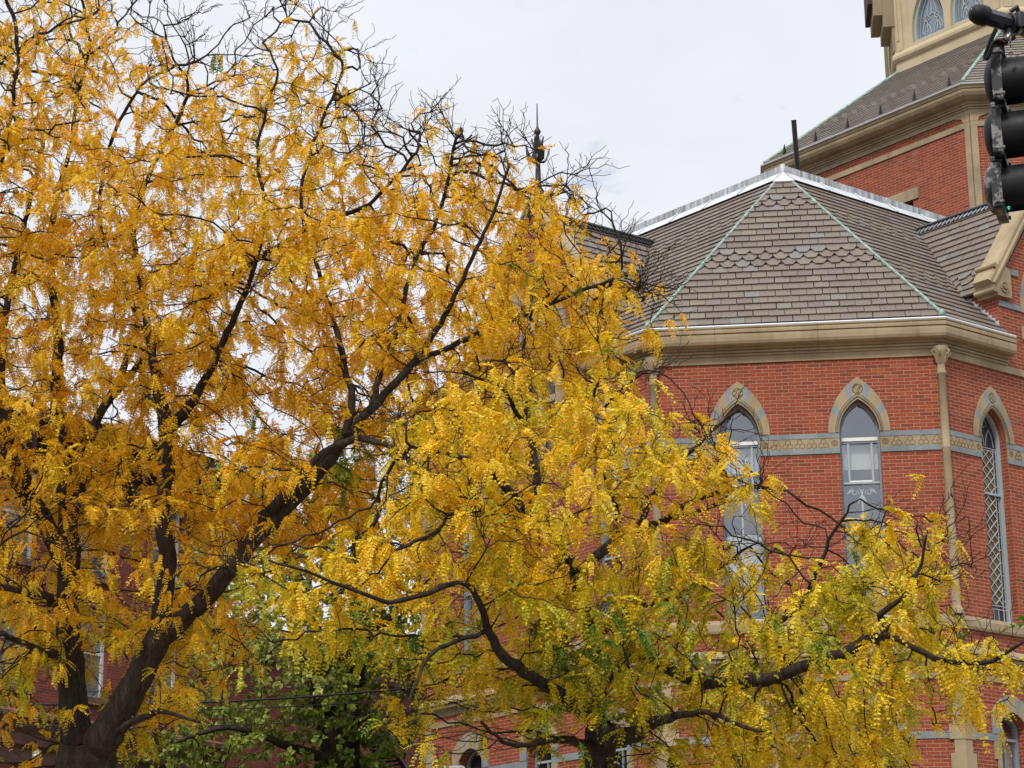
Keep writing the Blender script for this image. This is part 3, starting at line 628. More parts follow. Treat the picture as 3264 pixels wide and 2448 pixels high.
# front hip
Vf = roof_frame(eL + Z(EZ), Fd, FRONT.N, ap); w_e = np.linalg.norm(eR - eL); topu, topv = (ap - eL - Z(EZ)) @ Fd, (ap - eL - Z(EZ)) @ Vf
s = MB(); slates(s, eL + Z(EZ), Fd, Vf, [[(0, 0), (w_e, 0), (topu, topv)]], 'slate', .268, topv / 24.6, hexrows=(9, 10, 11, 19, 20), phase=.05)
s.build('front_slates', church); deck.face([eL + Z(EZ - .012), eR + Z(EZ - .012), ap - Z(.012)], 'dark_deck')
ROWH = topv / 24.6
side_frames = {}
for key, pl, corner, D_, sgn in (('r', RIGHT, CR, Rd, 1), ('l', LEFT, CL, Ld, -1)):
    e0 = eR if sgn > 0 else eL; O_ = e0 + Z(EZ); Vs = roof_frame(O_, D_, pl.N, ap); U_ = D_ * sgn
    tu, tv = (ap - O_) @ D_, (ap - O_) @ Vs                # tu along D_
    vB = EO / abs(Vs @ pl.N)                              # slope distance at the wall face
    c = MIDC[pl] if sgn > 0 else SIDE - MIDC[pl]; c0 = (corner - e0) @ D_
    a, b_ = c + c0 - GW, c + c0 + GW; endu = SIDE + 2 * c0
    x_at = lambda v: tu * v / tv
    P1 = [(0, 0), (a, 0), (a, tv), (tu, tv)]
    if tu > a: P1 = [(0, 0), (a, 0), (a, tv * a / tu)]
    P2 = [(a, vB + .05), (b_, vB + .05), (b_, tv), (a, tv)]; P3 = [(b_, 0), (endu, 0), (endu - tu, tv), (b_, tv)]
    polys = [P1, P2, P3]
    if sgn < 0: polys = [[(-x, y) for x, y in p_][::-1] for p_ in polys]
    s = MB(); slates(s, O_, U_, Vs, polys, 'slate', .30, ROWH * 1.0, hexrows=(8, 9, 10, 19, 20), phase=.1)
    s.build('side_slates', church)
    for p_ in polys: deck.face([O_ + U_ * x + Vs * y - np.cross(U_, Vs) * .012 for x, y in p_], 'dark_deck')
    ridge_end = O_ + D_ * (endu - tu) + Vs * tv
    # weathered metal ridge upstand and its apron
    rz = MB(); n_in = -pl.N; rp0, rp1 = ap - D_ * .0, ridge_end
    nseg = 6
    rz.box(rp0 + pl.N * .02 - Z(.05), (rp1 - rp0), n_in * .10, Z(.22), 'zinc')
    for k in range(nseg + 1):
        q = rp0 + (rp1 - rp0) * (k / nseg); rz.box(q + pl.N * .035 - Z(.05), D_ * .03, n_in * .02, Z(.226), 'zinc')
    rz.build('ridge_upstand', church)
    rz = MB(); nn = np.cross(U_, Vs)
    q0, q1 = ap + pl.N * .02, ridge_end + pl.N * .02
    rz.face([q0 + nn * .045 - Vs * .33 + D_ * (-.33 * tu / tv), q1 + nn * .045 - Vs * .33, q1 + nn * .035, q0 + nn * .035][::sgn], 'zinc_bright')
    for k in range(1, nseg):
        q = q0 + (q1 - q0) * (k / nseg); rz.tube([q + nn * .05, q + nn * .058 - Vs * .33], .012, 'zinc_bright', 6)
    rz.build('ridge_apron', church)
    # back slope
    bk = ridge_end + n_in * 4 - Z(3.5); bk0 = ap + n_in * 4 - Z(3.5)
    deck.face([ap - Z(.02), ridge_end - Z(.02), bk, bk0], 'slate')
    # cross gable roof: a ridge square to the wall
    RZ = 16.80; slope = (RZ - GZ0 + .06) / (GW + .1); back_r = (RZ - EZ) / ((AZT - EZ) / abs((ap - O_) @ pl.N)) - EO
    mainback = lambda z: (z - EZ) / ((AZT - EZ) / abs((ap - O_) @ pl.N)) - EO
    cu = MIDC[pl]
    for sd2 in (-1, 1):
        ez = GZ0 - .06; B0 = pl.p(cu + sd2 * (GW + .1), ez, -.04)            # eave corner at the gable
        Ud = n_in if sd2 < 0 else -n_in                                       # run so that U x V points out
        Tp = pl.p(cu, RZ, -.04); Vc = (Tp - B0) / np.linalg.norm(Tp - B0); L_ = np.linalg.norm(Tp - B0)
        b0_, b1_ = mainback(ez) - .04, back_r - .04
        poly = [(0, 0), (b0_, 0), (b1_, L_), (0, L_)]
        if sd2 > 0: poly = [(-x, y) for x, y in poly][::-1]
        Uu = n_in if sd2 < 0 else -n_in
        Uu = np.asarray(Uu, float)
        # make sure the normal points outwards (up)
        if np.cross(Uu, Vc)[2] < 0: Uu = -Uu; poly = [(-x, y) for x, y in poly][::-1]
        s = MB(); slates(s, B0, Uu, Vc, [poly], 'slate', .30, .2, hexrows=(2, 3), phase=.02); s.build('gable_slates', church)
        deck.face([B0 + Uu * x + Vc * y - np.cross(Uu, Vc) * .012 for x, y in poly], 'dark_deck')
        # stone coping along the rake, and its kneeler
        k = MB(); r0 = pl.p(cu + sd2 * (GW + .16), GZ0 - .02, 0); r1 = pl.p(cu, RZ + .16, 0); dirr = (r1 - r0) / np.linalg.norm(r1 - r0); pn = np.cross(dirr, pl.N) * (1 if sd2 < 0 else -1); pn = pn if pn[2] > 0 else -pn
        sec = [(-.06, .07), (.10, .07), (.14, .04), (.14, -.30), (.0, -.34), (-.06, -.30)]
        k.prism([r0 + pn * a_ + pl.N * d_ for a_, d_ in sec], [r1 + pn * a_ + pl.N * d_ for a_, d_ in sec], 'sandstone')
        k.tube([r0 + pn * .02 + pl.N * .085, r1 + pn * .02 + pl.N * .085], .035, 'sandstone', 8)
        k.build('gable_coping', church)
        k = MB(); x0 = cu + sd2 * (GW - .30); x1 = cu + sd2 * (GW + .17); zb = GZ0 - .20
        pr = [(x0, zb), (x1 - sd2 * .10, zb), (x1 - sd2 * .05, zb + .08), (x1, zb + .10), (x1, zb + .36), (cu + sd2 * (GW - .02), zb + .66), (x0, zb + .50)][::-sd2]
        pl.slab(k, pr, -.36, .085, 'sandstone')
        k.tube([pl.p(x1 - sd2 * .02, zb + .09, -.36), pl.p(x1 - sd2 * .02, zb + .09, .09)], .05, 'sandstone', 8)
        k.tube([pl.p(cu + sd2 * (GW + .10), zb + .55, -.34), pl.p(cu + sd2 * (GW + .10), zb + .55, .09)], .05, 'sandstone', 8)
        ko = k.build('kneeler', church); k = MB()
        pl.line(k, circle(cu + sd2 * (GW - .10), zb + .18, .09, 14), .03, .08, .11, 'sandstone', True); pl.slab(k, circle(cu + sd2 * (GW - .10), zb + .18, .05, 10), .08, .125, 'sandstone_dark')
        q = [pl.p(x1 + sd2 * .003, zb + .26, -.15) + n_in * (.07 * math.cos(t)) + Z(.07 * math.sin(t)) for t in np.linspace(0, 2 * math.pi, 13)[:-1]]
        k.tube(q, .013, 'sandstone_dark', 6, closed=True); k.tube([q[0], q[6]], .014, 'sandstone_dark', 5); k.tube([q[3], q[9]], .014, 'sandstone_dark', 5); k.build('carved_boss', ko)
        # stepped lead flashing on the cheek
        fl = MB(); nst = 11; bm_ = mainback(GZ0)
        for i in range(nst):
            bb = (bm_) * i / nst - .0; zz = EZ + (bb + EO) * ((AZT - EZ) / abs((ap - O_) @ pl.N)); u_ = cu + sd2 * (GW + .006)
            fl.box(pl.p(u_, zz - .1, -bb), n_in * (bm_ / nst * .98), pl.D * (sd2 * .006), Z(.22), 'zinc_bright')
        fl.build('lead_flashing', church)
    cr = MB(); t0, t1 = pl.p(cu, RZ + .05, -.30), pl.p(cu, RZ + .05, -back_r - .05)
    cr.tube([t0, t1], .05, 'black_metal', 10)
    for sd2 in (-1, 1):
        sl_ = np.array(pl.p(cu + sd2 * (GW + .1), GZ0 - .06, 0) - pl.p(cu, RZ, 0)); sl_ /= np.linalg.norm(sl_); up_ = np.cross(n_in, sl_); up_ = up_ if up_[2] > 0 else -up_
        a_, b2 = t0 - Z(.05) + up_ * .035, t1 - Z(.05) + up_ * .035
        cr.face([a_, b2, b2 + sl_ * .14, a_ + sl_ * .14], 'black_metal')
        m_ = 26
        for k in range(m_):
            p0 = a_ + (b2 - a_) * ((k + .1) / m_); p1 = a_ + (b2 - a_) * ((k + .9) / m_)
            mt = 'cresting_shine' if key == 'r' else 'black_metal'
            cr.prism([p0 + sl_ * .03 + up_ * .012, p1 + sl_ * .10 + up_ * .012, p1 + sl_ * .16 + up_ * .012, p0 + sl_ * .09 + up_ * .012], [p0 + sl_ * .045 + up_ * .04, p1 + sl_ * .10 + up_ * .03, p1 + sl_ * .14 + up_ * .03, p0 + sl_ * .085 + up_ * .04], mt)
    cr.build('ridge_cresting', church)
deck.build('roof_deck', church)
hp = MB()
for e_ in (eL, eR):
    a_ = e_ + Z(EZ + .02); b_ = ap - Z(.02); pts = [a_ + (b_ - a_) * t + Z(.03) for t in np.linspace(0, .985, 30)]
    hp = MB(); hp.tube(pts, [.026 + .007 * (k % 2) for k in range(30)], 'verdigris', 8); hp.lathe(a_ + Z(.01), [(0, -.03), (.06, -.02), (.05, .03), (.02, .09), (0, .1)], 'verdigris', 8); hp.build('hip_roll', church)
cp = MB(); cn = [ap - Fd * .20 - Vf * .34, ap + Fd * .20 - Vf * .34, ap]; nf = np.cross(Fd, Vf)
cp.prism([q - nf * .0 for q in cn], [q + nf * .05 for q in cn], 'zinc_bright'); cp.lathe(ap - Z(.0), [(.05, -.05), (.05, .18), (.03, .19), (0, .195)], 'zinc', 8); cp.build('apex_cap', church)
# finial on the left gable
fb = LEFT.p(MIDC[LEFT] + .06, 0, -.1); fi = MB()
fi.lathe(fb, [(.13, 16.85), (.15, 17.0), (.10, 17.05), (.08, 17.12), (.11, 17.2), (.06, 17.3), (.045, 17.75), (.07, 17.8), (.075, 17.9), (.04, 17.95), (.032, 18.32), (.055, 18.35), (.065, 18.40), (.03, 18.46), (.016, 18.5), (.010, 18.95), (0, 18.96)], 'wrought_iron', 10)
for k in range(8):
    a = R(45 * k + 20); dr = np.array([math.cos(a), math.sin(a), 0]); tn = np.array([-math.sin(a), math.cos(a), 0]); big = k % 2 == 0
    pr = ((.04, 17.78, .04), (.15, 17.80, .07), (.21, 17.93, .06), (.24, 18.07, .012)) if big else ((.03, 17.9, .03), (.07, 18.02, .045), (.10, 18.15, .03), (.13, 18.27, .006))
    vs = []
    for r_, z_, w_ in pr: vs += [fb + dr * r_ + tn * w_ + Z(z_), fb + dr * r_ - tn * w_ + Z(z_), fb + dr * (r_ - .018) - tn * w_ * .8 + Z(z_ + .012), fb + dr * (r_ - .018) + tn * w_ * .8 + Z(z_ + .012)]
    fs = [(0, 1, 2, 3), (12, 13, 14, 15)]
    for i in range(3):
        for q in range(4): fs.append((i * 4 + q, i * 4 + (q + 1) % 4, i * 4 + 4 + (q + 1) % 4, i * 4 + 4 + q))
    fi.mesh(vs, fs, 'wrought_iron')
fi.build('finial', church)
vp = MB(); vt, vb = at(2530, 383, 44.5), at(2547, 600, 44.5); vp.tube([vb, vt], .049, 'black_metal', 12); vp.tube([vt - (vt - vb) * .01, vt + (vt - vb) * .0], .056, 'black_metal', 12)
vp.tube([vb + (vt - vb) * .58, vb + (vt - vb) * .6], .055, 'black_metal', 12); vp.build('vent_pipe', church)

# --- octagonal tower behind
TD = 50.0; T0 = at(3100, 500, TD); T0 = np.array([T0[0], T0[1], 0]); nLt = LEFT.N
tz = lambda x, y: hit(x, y, T0, nLt)[2]
SLEN = float((hit(2462, 560, T0, nLt) - T0) @ Ld) - .26
zg = hit(3068, 261, T0 + (nLt + FRONT.N) / (1 + nLt @ FRONT.N) * .45, nLt)[2]; zfb = tz(3085, 366) ; zb1, zb0 = tz(3086, 390), tz(3086, 407); zmb = tz(3085, 322)
octo = []; p_ = T0.copy(); a_ = AZ
for k in range(8): octo.append(p_.copy()); p_ = p_ + np.array([math.cos(a_), math.sin(a_), 0]) * SLEN; a_ += R(45)
tw = MB(); ts = MB(); tband = MB(); tctr = sum(octo) / 8
TL = Plane(octo[7], (octo[0] - octo[7]) / SLEN); TF = Plane(octo[0], (octo[1] - octo[0]) / SLEN)
lw = hit(2905, 640, T0, nLt); lu = float((lw - TL.O) @ TL.D); lz = lw[2]
for k in range(8):
    q = Plane(octo[k], (octo[(k + 1) % 8] - octo[k]) / SLEN); hs = []
    if k == 7:
        hs = [[(lu - .75, lz - 2.2), (lu + .05, lz - 2.2), (lu + .05, lz), (lu - .75, lz)]]
    q.wall(tw, [(0, 8), (SLEN, 8), (SLEN, zg - .1), (0, zg - .1)], hs, 'brick')
    for h_ in hs: q.reveal(tw, h_, 0, -.3, 'brick')
    q.rect(tband, 0, SLEN, zb0, zb1, 0, .03, 'sandstone'); 
    q.rect(tband, 0, .14, zb0 - 8, zb0 - .003, 0, .04, 'sandstone'); q.rect(tband, SLEN - .14, SLEN, zb0 - 8, zb0 - .003, 0, .04, 'sandstone')
    for sg, uu in ((1, 0), (-1, SLEN)): q.slab(tband, [(uu, zb1 + .003), (uu + sg * .16, zb1 + .003), (uu + sg * .20, zb1 + .10), (uu + sg * .38, zb1 + .16), (uu + sg * .38, zfb + .02), (uu, zfb + .02)][::sg], 0, .035, 'sandstone')
tw.build('tower_wall', church)
TL.rect(tband, lu - .85, lu + .22, lz + .004, lz + .26, 0, .035, 'sandstone'); tband.build('tower_stone_band', church)
w = MB(); TL.rect(w, lu - .75, lu + .05, lz - 2.2, lz, -.33, -.3, 'dark_room'); TL.rect(w, lu - .75, lu + .05, lz - .06, lz, -.299, -.2, 'window_paint'); w.build('tower_window', church)
tk = (zg - 13.63) ; c0 = MB()
H = zg - zfb; f_ = lambda t: zfb + H * t
tprof = [(.03, f_(0)), (.035, f_(.19)), (.06, f_(.19)), (.07, f_(.24)), (.05, f_(.25)), (.10, f_(.27)), (.11, f_(.33)), (.09, f_(.34)), (.13, f_(.36)), (.14, f_(.42)), (.25, f_(.46)), (.34, f_(.56)), (.38, f_(.68)), (.39, f_(.78)), (.36, f_(.79)), (.36, f_(.81)), (.40, f_(.82)), (.41, f_(.90)), (.44, f_(.96)), (.0, f_(.97))]
sweep(c0, octo, tprof, 'sandstone', closed=True); c0.build('tower_cornice', church)
c0 = MB(); sweep(c0, octo, [(.40, zg - .04), (.45, zg - .03), (.46, zg), (.43, zg + .015), (.40, zg)], 'gutter_white', closed=True); sweep(c0, octo, [(.0, zg - .035), (.41, zg - .035)], 'dark_deck', closed=True); c0.build('tower_gutter', church)
# lantern size so that its left face spans the photo's columns
RO = np.linalg.norm(octo[0] - tctr)
def lant(k, r): return tctr + (octo[k] - tctr) * r
best = min(np.linspace(.2, .95, 301), key=lambda r: abs(proj_many(np.array([lant(7, r) + Z(zg + 2)]))[0][0] - 2868))
LR = float(best); LP = [lant(k, LR) for k in range(8)]; lN = TL.N
zl0 = hit(2861, 236, LP[7], lN)[2]                         # where the slates meet the lantern
lh = MB(); ep = [mitre(octo[k], Plane(octo[k - 1], (octo[k] - octo[k - 1]) / SLEN).N, Plane(octo[k], (octo[(k + 1) % 8] - octo[k]) / SLEN).N, .36) for k in range(8)]
trz = zg + .03; trf = MB(); tdk = MB(); thp = MB(); tsg = []
for k in (6, 7, 0, 1):
    A, B, C_, D2 = ep[k] + Z(trz), ep[(k + 1) % 8] + Z(trz), LP[(k + 1) % 8] + Z(zl0), LP[k] + Z(zl0); U_ = (B - A) / np.linalg.norm(B - A); V_ = roof_frame(A, U_, None, D2)
    poly = [(0, 0), (np.linalg.norm(B - A), 0), ((C_ - A) @ U_, (C_ - A) @ V_), ((D2 - A) @ U_, (D2 - A) @ V_)]
    s = MB(); tv_ = poly[2][1]; slates(s, A, U_, V_, [poly], 'slate_tower', .30, .195, hexrows=(8, 9, 10), phase=.03, lift=.020); s.build('tower_slates', church)
    tdk.face([q + np.array([0, 0, -.015]) for q in (A, B, C_, D2)], 'dark_deck')
    thp = MB(); thp.tube([A + Z(.04), D2 + Z(.04)], .04, 'verdigris', 8); thp.build('tower_hip_roll', church)
    for i in range(6):                                     # snow guards: small upright iron fins above the eave
        t = (i + .55) / 6; P_ = A + (B - A) * t + V_ * .16 + np.cross(U_, V_) * .03; sg_ = MB()
        sg_.prism([P_ - U_ * .02 - V_ * .08, P_ + U_ * .02 - V_ * .08, P_ + U_ * .02 + V_ * .06, P_ - U_ * .02 + V_ * .06], [P_ - U_ * .008 + V_ * .02 + Z(.22), P_ + U_ * .008 + V_ * .02 + Z(.22), P_ + U_ * .008 + V_ * .03 + Z(.22), P_ - U_ * .008 + V_ * .03 + Z(.22)], 'wrought_iron')
        sg_.tube([P_ - U_ * .06, P_ + U_ * .06], .012, 'wrought_iron', 6)
        if k in (7, 0): sg_.build('snow_guard', church)
for k in range(2, 6): trf.face([ep[k] + Z(trz), ep[(k + 1) % 8] + Z(trz), LP[(k + 1) % 8] + Z(zl0), LP[k] + Z(zl0)], 'slate_tower')
trf.build('tower_back_roof', church); tdk.build('tower_roof_deck', church); pass
LS = SLEN * LR; zl1 = zl0 + .30; ZT = zl0 + 4.2
lb = MB(); sweep(lb, LP, [(.02, zl0 - .05), (.02, zl0 + .26), (.06, zl0 + .27), (.11, zl0 + .32), (.12, zl0 + .38), (.10, zl0 + .44), (.03, zl0 + .52), (0, zl0 + .53)], 'painted_wood', closed=True, smooth=False); lb.build('lantern_base', church)
lwall = MB(); lfr = MB(); lgl = MB(); lpil = MB()
zs = zl0 + .62
for k in range(8):
    q = Plane(LP[k], (LP[(k + 1) % 8] - LP[k]) / LS); hs = []; m = LS / 2
    cs = [m - LS * .185, m + LS * .185]; hw = LS * .155
    for c in cs: hs.append([(c - hw, zs)] + [(c + hw, zs)] + arch(c, zs + .25, hw, hw * 2.3, 7)[::-1])
    hs.append([(m, zs + hw * 2.1 + .95), (m + .22, zs + hw * 2.1 + 1.55), (m, zs + hw * 2.1 + 1.9), (m - .22, zs + hw * 2.1 + 1.55)])
    q.wall(lwall, [(0, zl0), (LS, zl0), (LS, ZT), (0, ZT)], hs, 'painted_wood')
    for h_ in hs: q.reveal(lwall, h_, 0, -.22, 'painted_wood')
    if k in (6, 7, 0):
        for c in cs:
            fr_ = MB(); A = [(c - hw + .03, zs + .03)] + arch(c, zs + .25, hw - .03, hw * 2.25, 8) + [(c + hw - .03, zs + .03)]
            q.line(fr_, A, .06, -.2, -.09, 'window_paint_light'); q.rect(fr_, c - hw, c + hw, zs, zs + .07, -.2, -.085, 'window_paint_light')
            A2 = [(c - hw + .13, zs + .1)] + [(x, z) for x, z in arch(c, zs + .25, hw - .13, hw * 1.9, 8)] + [(c + hw - .13, zs + .1)]
            q.line(fr_, A2, .02, -.19, -.15, 'lead')
            wo = fr_.build('lantern_window', church); ln = MB(); W_ = 'came'; d0, d1 = -.188, -.168; lwd = .014
            q.line(ln, arch(c, zs + .2, hw * .62, hw * .9, 6), lwd, d0, d1, W_); q.line(ln, arch(c, zs + .2 + hw * .9, hw * .28, hw * .8, 6), lwd, d0, d1, W_)
            for sx in (-.3, .3):
                q.line(ln, circle(c + sx * hw, zs + .55, .07, 10), lwd, d0, d1, W_, True); q.line(ln, [(c + sx * hw, zs + .48), (c + sx * hw, zs + .2)], lwd, d0, d1, W_)
                q.line(ln, arch(c + sx * hw, zs + .16, hw * .2, .25, 4), lwd, d0, d1, W_)
            q.line(ln, circle(c, zs + .2 + hw * 1.75, .06, 8), lwd, d0, d1, W_, True); q.line(ln, [(c, zs + .2 + hw * .9), (c, zs + .2 + hw * 1.6)], lwd, d0, d1, W_)
            ln.build('leading', wo); gl = MB(); q.wall(gl, [(c - hw, zs), (c + hw, zs)] + arch(c, zs + .25, hw, hw * 2.3, 7)[::-1], [], 'lantern_glass', -.19); gl.build('pane', wo)
        q.wall(lgl, hs[2], [], 'lantern_glass', -.18)
    for uu, sg in ((0, 1), (LS, -1)):
        lpil = MB(); q.rect(lpil, *sorted((uu + sg * .05, uu + sg * .24)), zl1 + .23, ZT, .0, .04, 'painted_wood'); q.rect(lpil, *sorted((uu + sg * .09, uu + sg * .13)), zl1 + .5, ZT, .038, .075, 'painted_wood'); lpil.build('lantern_pilaster', church)
lwall.build('lantern_wall', church); lgl.build('lantern_diamond_pane', church)
q = Plane(LP[6], (LP[7] - LP[6]) / LS); hd = MB()               # hooded gable on the hidden neighbour face, seen edge-on
q.rect(hd, LS - 1.2, LS - .02, zl0 + 1.25, ZT, .0, .28, 'painted_wood_dark'); q.rect(hd, LS - 1.3, LS - .0, zl0 + 1.55, ZT, .283, .5, 'painted_wood_dark'); q.rect(hd, LS - 1.35, LS + .02, zl0 + 1.85, ZT, .503, .62, 'terracotta_brown')
for i in range(3): q.rect(hd, LS - 1.0, LS - .04, zl0 + .6, zl0 + 1.247, .02 + .09 * i, .07 + .09 * i, 'painted_wood_dark') if i == 0 else None
hd.build('lantern_hood', church)
lr = MB(); sweep(lr, LP, [(0, ZT), (.5, ZT), (.5, ZT + .25), (0, ZT + .3)], 'painted_wood', closed=True)
lr.lathe(tctr, [(RO * LR * 1.1, ZT + .3), (RO * LR * .5, ZT + 3), (.1, ZT + 6)], 'slate_tower', 8, smooth=False); lr.build('lantern_roof', church)


# ------------------------------------------------------------------ trees
def catmull(P, step):
    P = np.asarray(P, float); out_ = []
    for i in range(len(P) - 1):
        p0, p1, p2, p3 = P[max(i - 1, 0)], P[i], P[i + 1], P[min(i + 2, len(P) - 1)]
        n = max(2, int(np.linalg.norm(p2[:3] - p1[:3]) / step) + 1)
        for t in np.linspace(0, 1, n, endpoint=False):
            out_.append(.5 * (2 * p1 + (p2 - p0) * t + (2 * p0 - 5 * p1 + 4 * p2 - p3) * t * t + (3 * p1 - p0 - 3 * p2 + p3) * t ** 3))
    out_.append(P[-1]); return np.array(out_)
def limbs_to_nodes(limbs, D, step, g):
    """limbs: lists of (x, y, depth offset, half width) in the 2212 px wide picture"""
    pos, par, rad = [], [], []
    for li, lb_ in enumerate(limbs):
        P = np.array([[*at(x * DS, y * DS, D + dz), hw * DS * (D + dz) / FPX] for x, y, dz, hw in lb_])
        C_ = catmull(P, step)
        wob = np.cumsum(g.normal(0, .012, (len(C_), 3)), 0); wob -= np.linspace(0, 1, len(C_))[:, None] * wob[-1]; C_[:, :3] += wob * min(1, .5 + .1 / (C_[0, 3] + .02))
        if li == 0: prev = -1; start = 0
        else:
            d_ = np.linalg.norm(np.array(pos) - C_[0, :3], axis=1); prev = int(d_.argmin()); start = 0
        for k in range(start, len(C_)):
            pos.append(C_[k, :3]); par.append(prev); rad.append(C_[k, 3]); prev = len(pos) - 1
    return np.array(pos), np.array(par), np.array(rad)
def colonize(pos, par, attr, step, di, dk, iters, g, grav=0., kink=.35):
    """branches grow towards free space until every attractor is reached"""
    pos = [p for p in pos]; par = list(par); nch = {}
    P = np.array(pos); A = attr.copy(); near = np.full(len(A), -1); nd = np.full(len(A), 1e9)
    def upd(lo, hi):
        Q = np.array(pos[lo:hi])
        for s0 in range(0, len(A), 2000):
            d_ = np.sqrt(np.maximum(((A[s0:s0 + 2000] ** 2).sum(1)[:, None] + (Q ** 2).sum(1)[None] - 2 * A[s0:s0 + 2000] @ Q.T), 0))
            k = d_.argmin(1); m = d_[np.arange(len(k)), k]; b_ = m < nd[s0:s0 + 2000]
            nd[s0:s0 + 2000][b_] = m[b_]; near[s0:s0 + 2000][b_] = k[b_] + lo
    upd(0, len(pos))
    for it in range(iters):
        keep = nd > dk; A, near, nd = A[keep], near[keep], nd[keep]
        if not len(A): break
        act = nd < di
        if not act.any(): di *= 1.3; continue
        idx = near[act]; P = np.array(pos); v = A[act] - P[idx]; v /= np.linalg.norm(v, axis=1)[:, None] + 1e-9
        acc = np.zeros((len(pos), 3)); np.add.at(acc, idx, v); u = np.unique(idx); lo = len(pos)
        for i in u:
            if nch.get(i, 0) >= 3: continue
            d_ = acc[i]; n_ = np.linalg.norm(d_)
            if n_ < 1e-6: d_ = g.normal(0, 1, 3); n_ = np.linalg.norm(d_)
            d_ = d_ / n_ + g.normal(0, kink, 3); d_[2] += grav
            if par[i] >= 0:
                t_ = pos[i] - pos[par[i]]; d_ = d_ + .45 * t_ / (np.linalg.norm(t_) + 1e-9)
            d_ /= np.linalg.norm(d_); pos.append(pos[i] + d_ * step * g.uniform(.75, 1.15)); par.append(int(i)); nch[i] = nch.get(i, 0) + 1
        if len(pos) == lo: break
        upd(lo, len(pos))
    return np.array(pos), np.array(par)
def add_twigs(pos, par, src, g, n, seg, lo, hi, upw, spread):
    """zigzag twigs on the given nodes; returns extended arrays and the twig node indices"""
    pos = list(pos); par = list(par); tw_ = []
    for i in src:
        t_ = pos[i] - pos[par[i]] if par[i] >= 0 else np.array([0, 0, 1.]); t_ = t_ / (np.linalg.norm(t_) + 1e-9)
        for q in range(n if isinstance(n, int) else (1 if g.random() < n else 0)):
            d_ = t_ + g.normal(0, spread, 3); d_[2] += upw; d_ /= np.linalg.norm(d_); j = i
            for k in range(g.integers(lo, hi)):
                e = d_ + g.normal(0, .30, 3); e[2] += .06; e /= np.linalg.norm(e); d_ = (d_ + e * .4) / np.linalg.norm(d_ + e * .4); pos.append(pos[j] + e * seg * g.uniform(.6, 1.3)); par.append(int(j)); j = len(pos) - 1; tw_.append(j)
    return np.array(pos), np.array(par), np.array(tw_, int)
def pipe_radii(par, fixed, tip, ex):
    n = len(par); acc = np.zeros(n); r = np.zeros(n)
    for i in range(n - 1, -1, -1):
        v = acc[i] if acc[i] > 0 else tip ** ex
        ri_ = v ** (1 / ex)
        if i < len(fixed): ri_ = max(fixed[i], min(ri_, fixed[i] * 1.06 + .003))
        r[i] = ri_
        if par[i] >= 0: acc[par[i]] += ri_ ** ex
    return r
def limb_mesh(name, pos, par, rad, sel, mat, parent, sides):
    """one tapered tube per branch segment, joined ring to ring along the main line"""
    n = len(pos); d_ = np.zeros((n, 3)); has = par >= 0; d_[has] = pos[has] - pos[par[has]]; d_[~has] = (0, 0, 1)
    d_ /= np.linalg.norm(d_, axis=1)[:, None] + 1e-9
    main = np.full(n, -1)
    for i in range(n):
        p_ = par[i]
        if p_ >= 0 and (main[p_] < 0 or rad[i] > rad[main[p_]]): main[p_] = i
    dm = d_.copy(); hm = main >= 0; dm[hm] = d_[hm] + d_[main[hm]]; dm /= np.linalg.norm(dm, axis=1)[:, None] + 1e-9
    ref = np.tile(np.array([.31, .83, .46]), (n, 1))
    def ring(c, t_, r_):
        x = ref[:len(c)] - t_ * (ref[:len(c)] * t_).sum(1)[:, None]; x /= np.linalg.norm(x, axis=1)[:, None] + 1e-9; y = np.cross(t_, x)
        a = np.arange(sides) * 2 * math.pi / sides
        return c[:, None] + r_[:, None, None] * (x[:, None] * np.cos(a)[None, :, None] + y[:, None] * np.sin(a)[None, :, None])
    idx = np.nonzero(sel & has)[0]; p_ = par[idx]; ismain = main[p_] == idx
    ra = np.where(ismain, rad[p_], np.minimum(rad[p_], rad[idx] * 1.35)); ta = np.where(ismain[:, None], dm[p_], d_[idx])
    A = ring(pos[p_], ta, ra); B = ring(pos[idx], dm[idx], rad[idx]); m = len(idx)
    V = np.concatenate([A, B], 1).reshape(-1, 3)
    k = np.arange(sides); q = np.stack([k, (k + 1) % sides, (k + 1) % sides + sides, k + sides], 1)
    F = (np.arange(m)[:, None, None] * 2 * sides + q[None]).reshape(-1, 4)
    return np_mesh(name, V, F, mat, parent, smooth=True)
def np_mesh(name, V, F, mat, parent, hue=None, smooth=False, label=None):
    me = bpy.data.meshes.new(name); me.vertices.add(len(V)); me.vertices.foreach_set('co', V.astype(np.float32).ravel())
    k = F.shape[1]; me.loops.add(F.size); me.loops.foreach_set('vertex_index', F.astype(np.int32).ravel()); me.polygons.add(len(F))
    me.polygons.foreach_set('loop_start', np.arange(0, F.size, k, dtype=np.int32))
    try: me.polygons.foreach_set('loop_total', np.full(len(F), k, dtype=np.int32))
    except Exception: pass
    me.polygons.foreach_set('use_smooth', np.full(len(F), smooth)); me.update(calc_edges=True)
    if hue is not None:
        a = me.attributes.new('hue', 'FLOAT', 'POINT'); a.data.foreach_set('value', hue.astype(np.float32))
    me.materials.append(MATS[mat]); return link(me, name, parent, label)
def unit(v): return v / (np.linalg.norm(v, axis=-1, keepdims=True) + 1e-9)
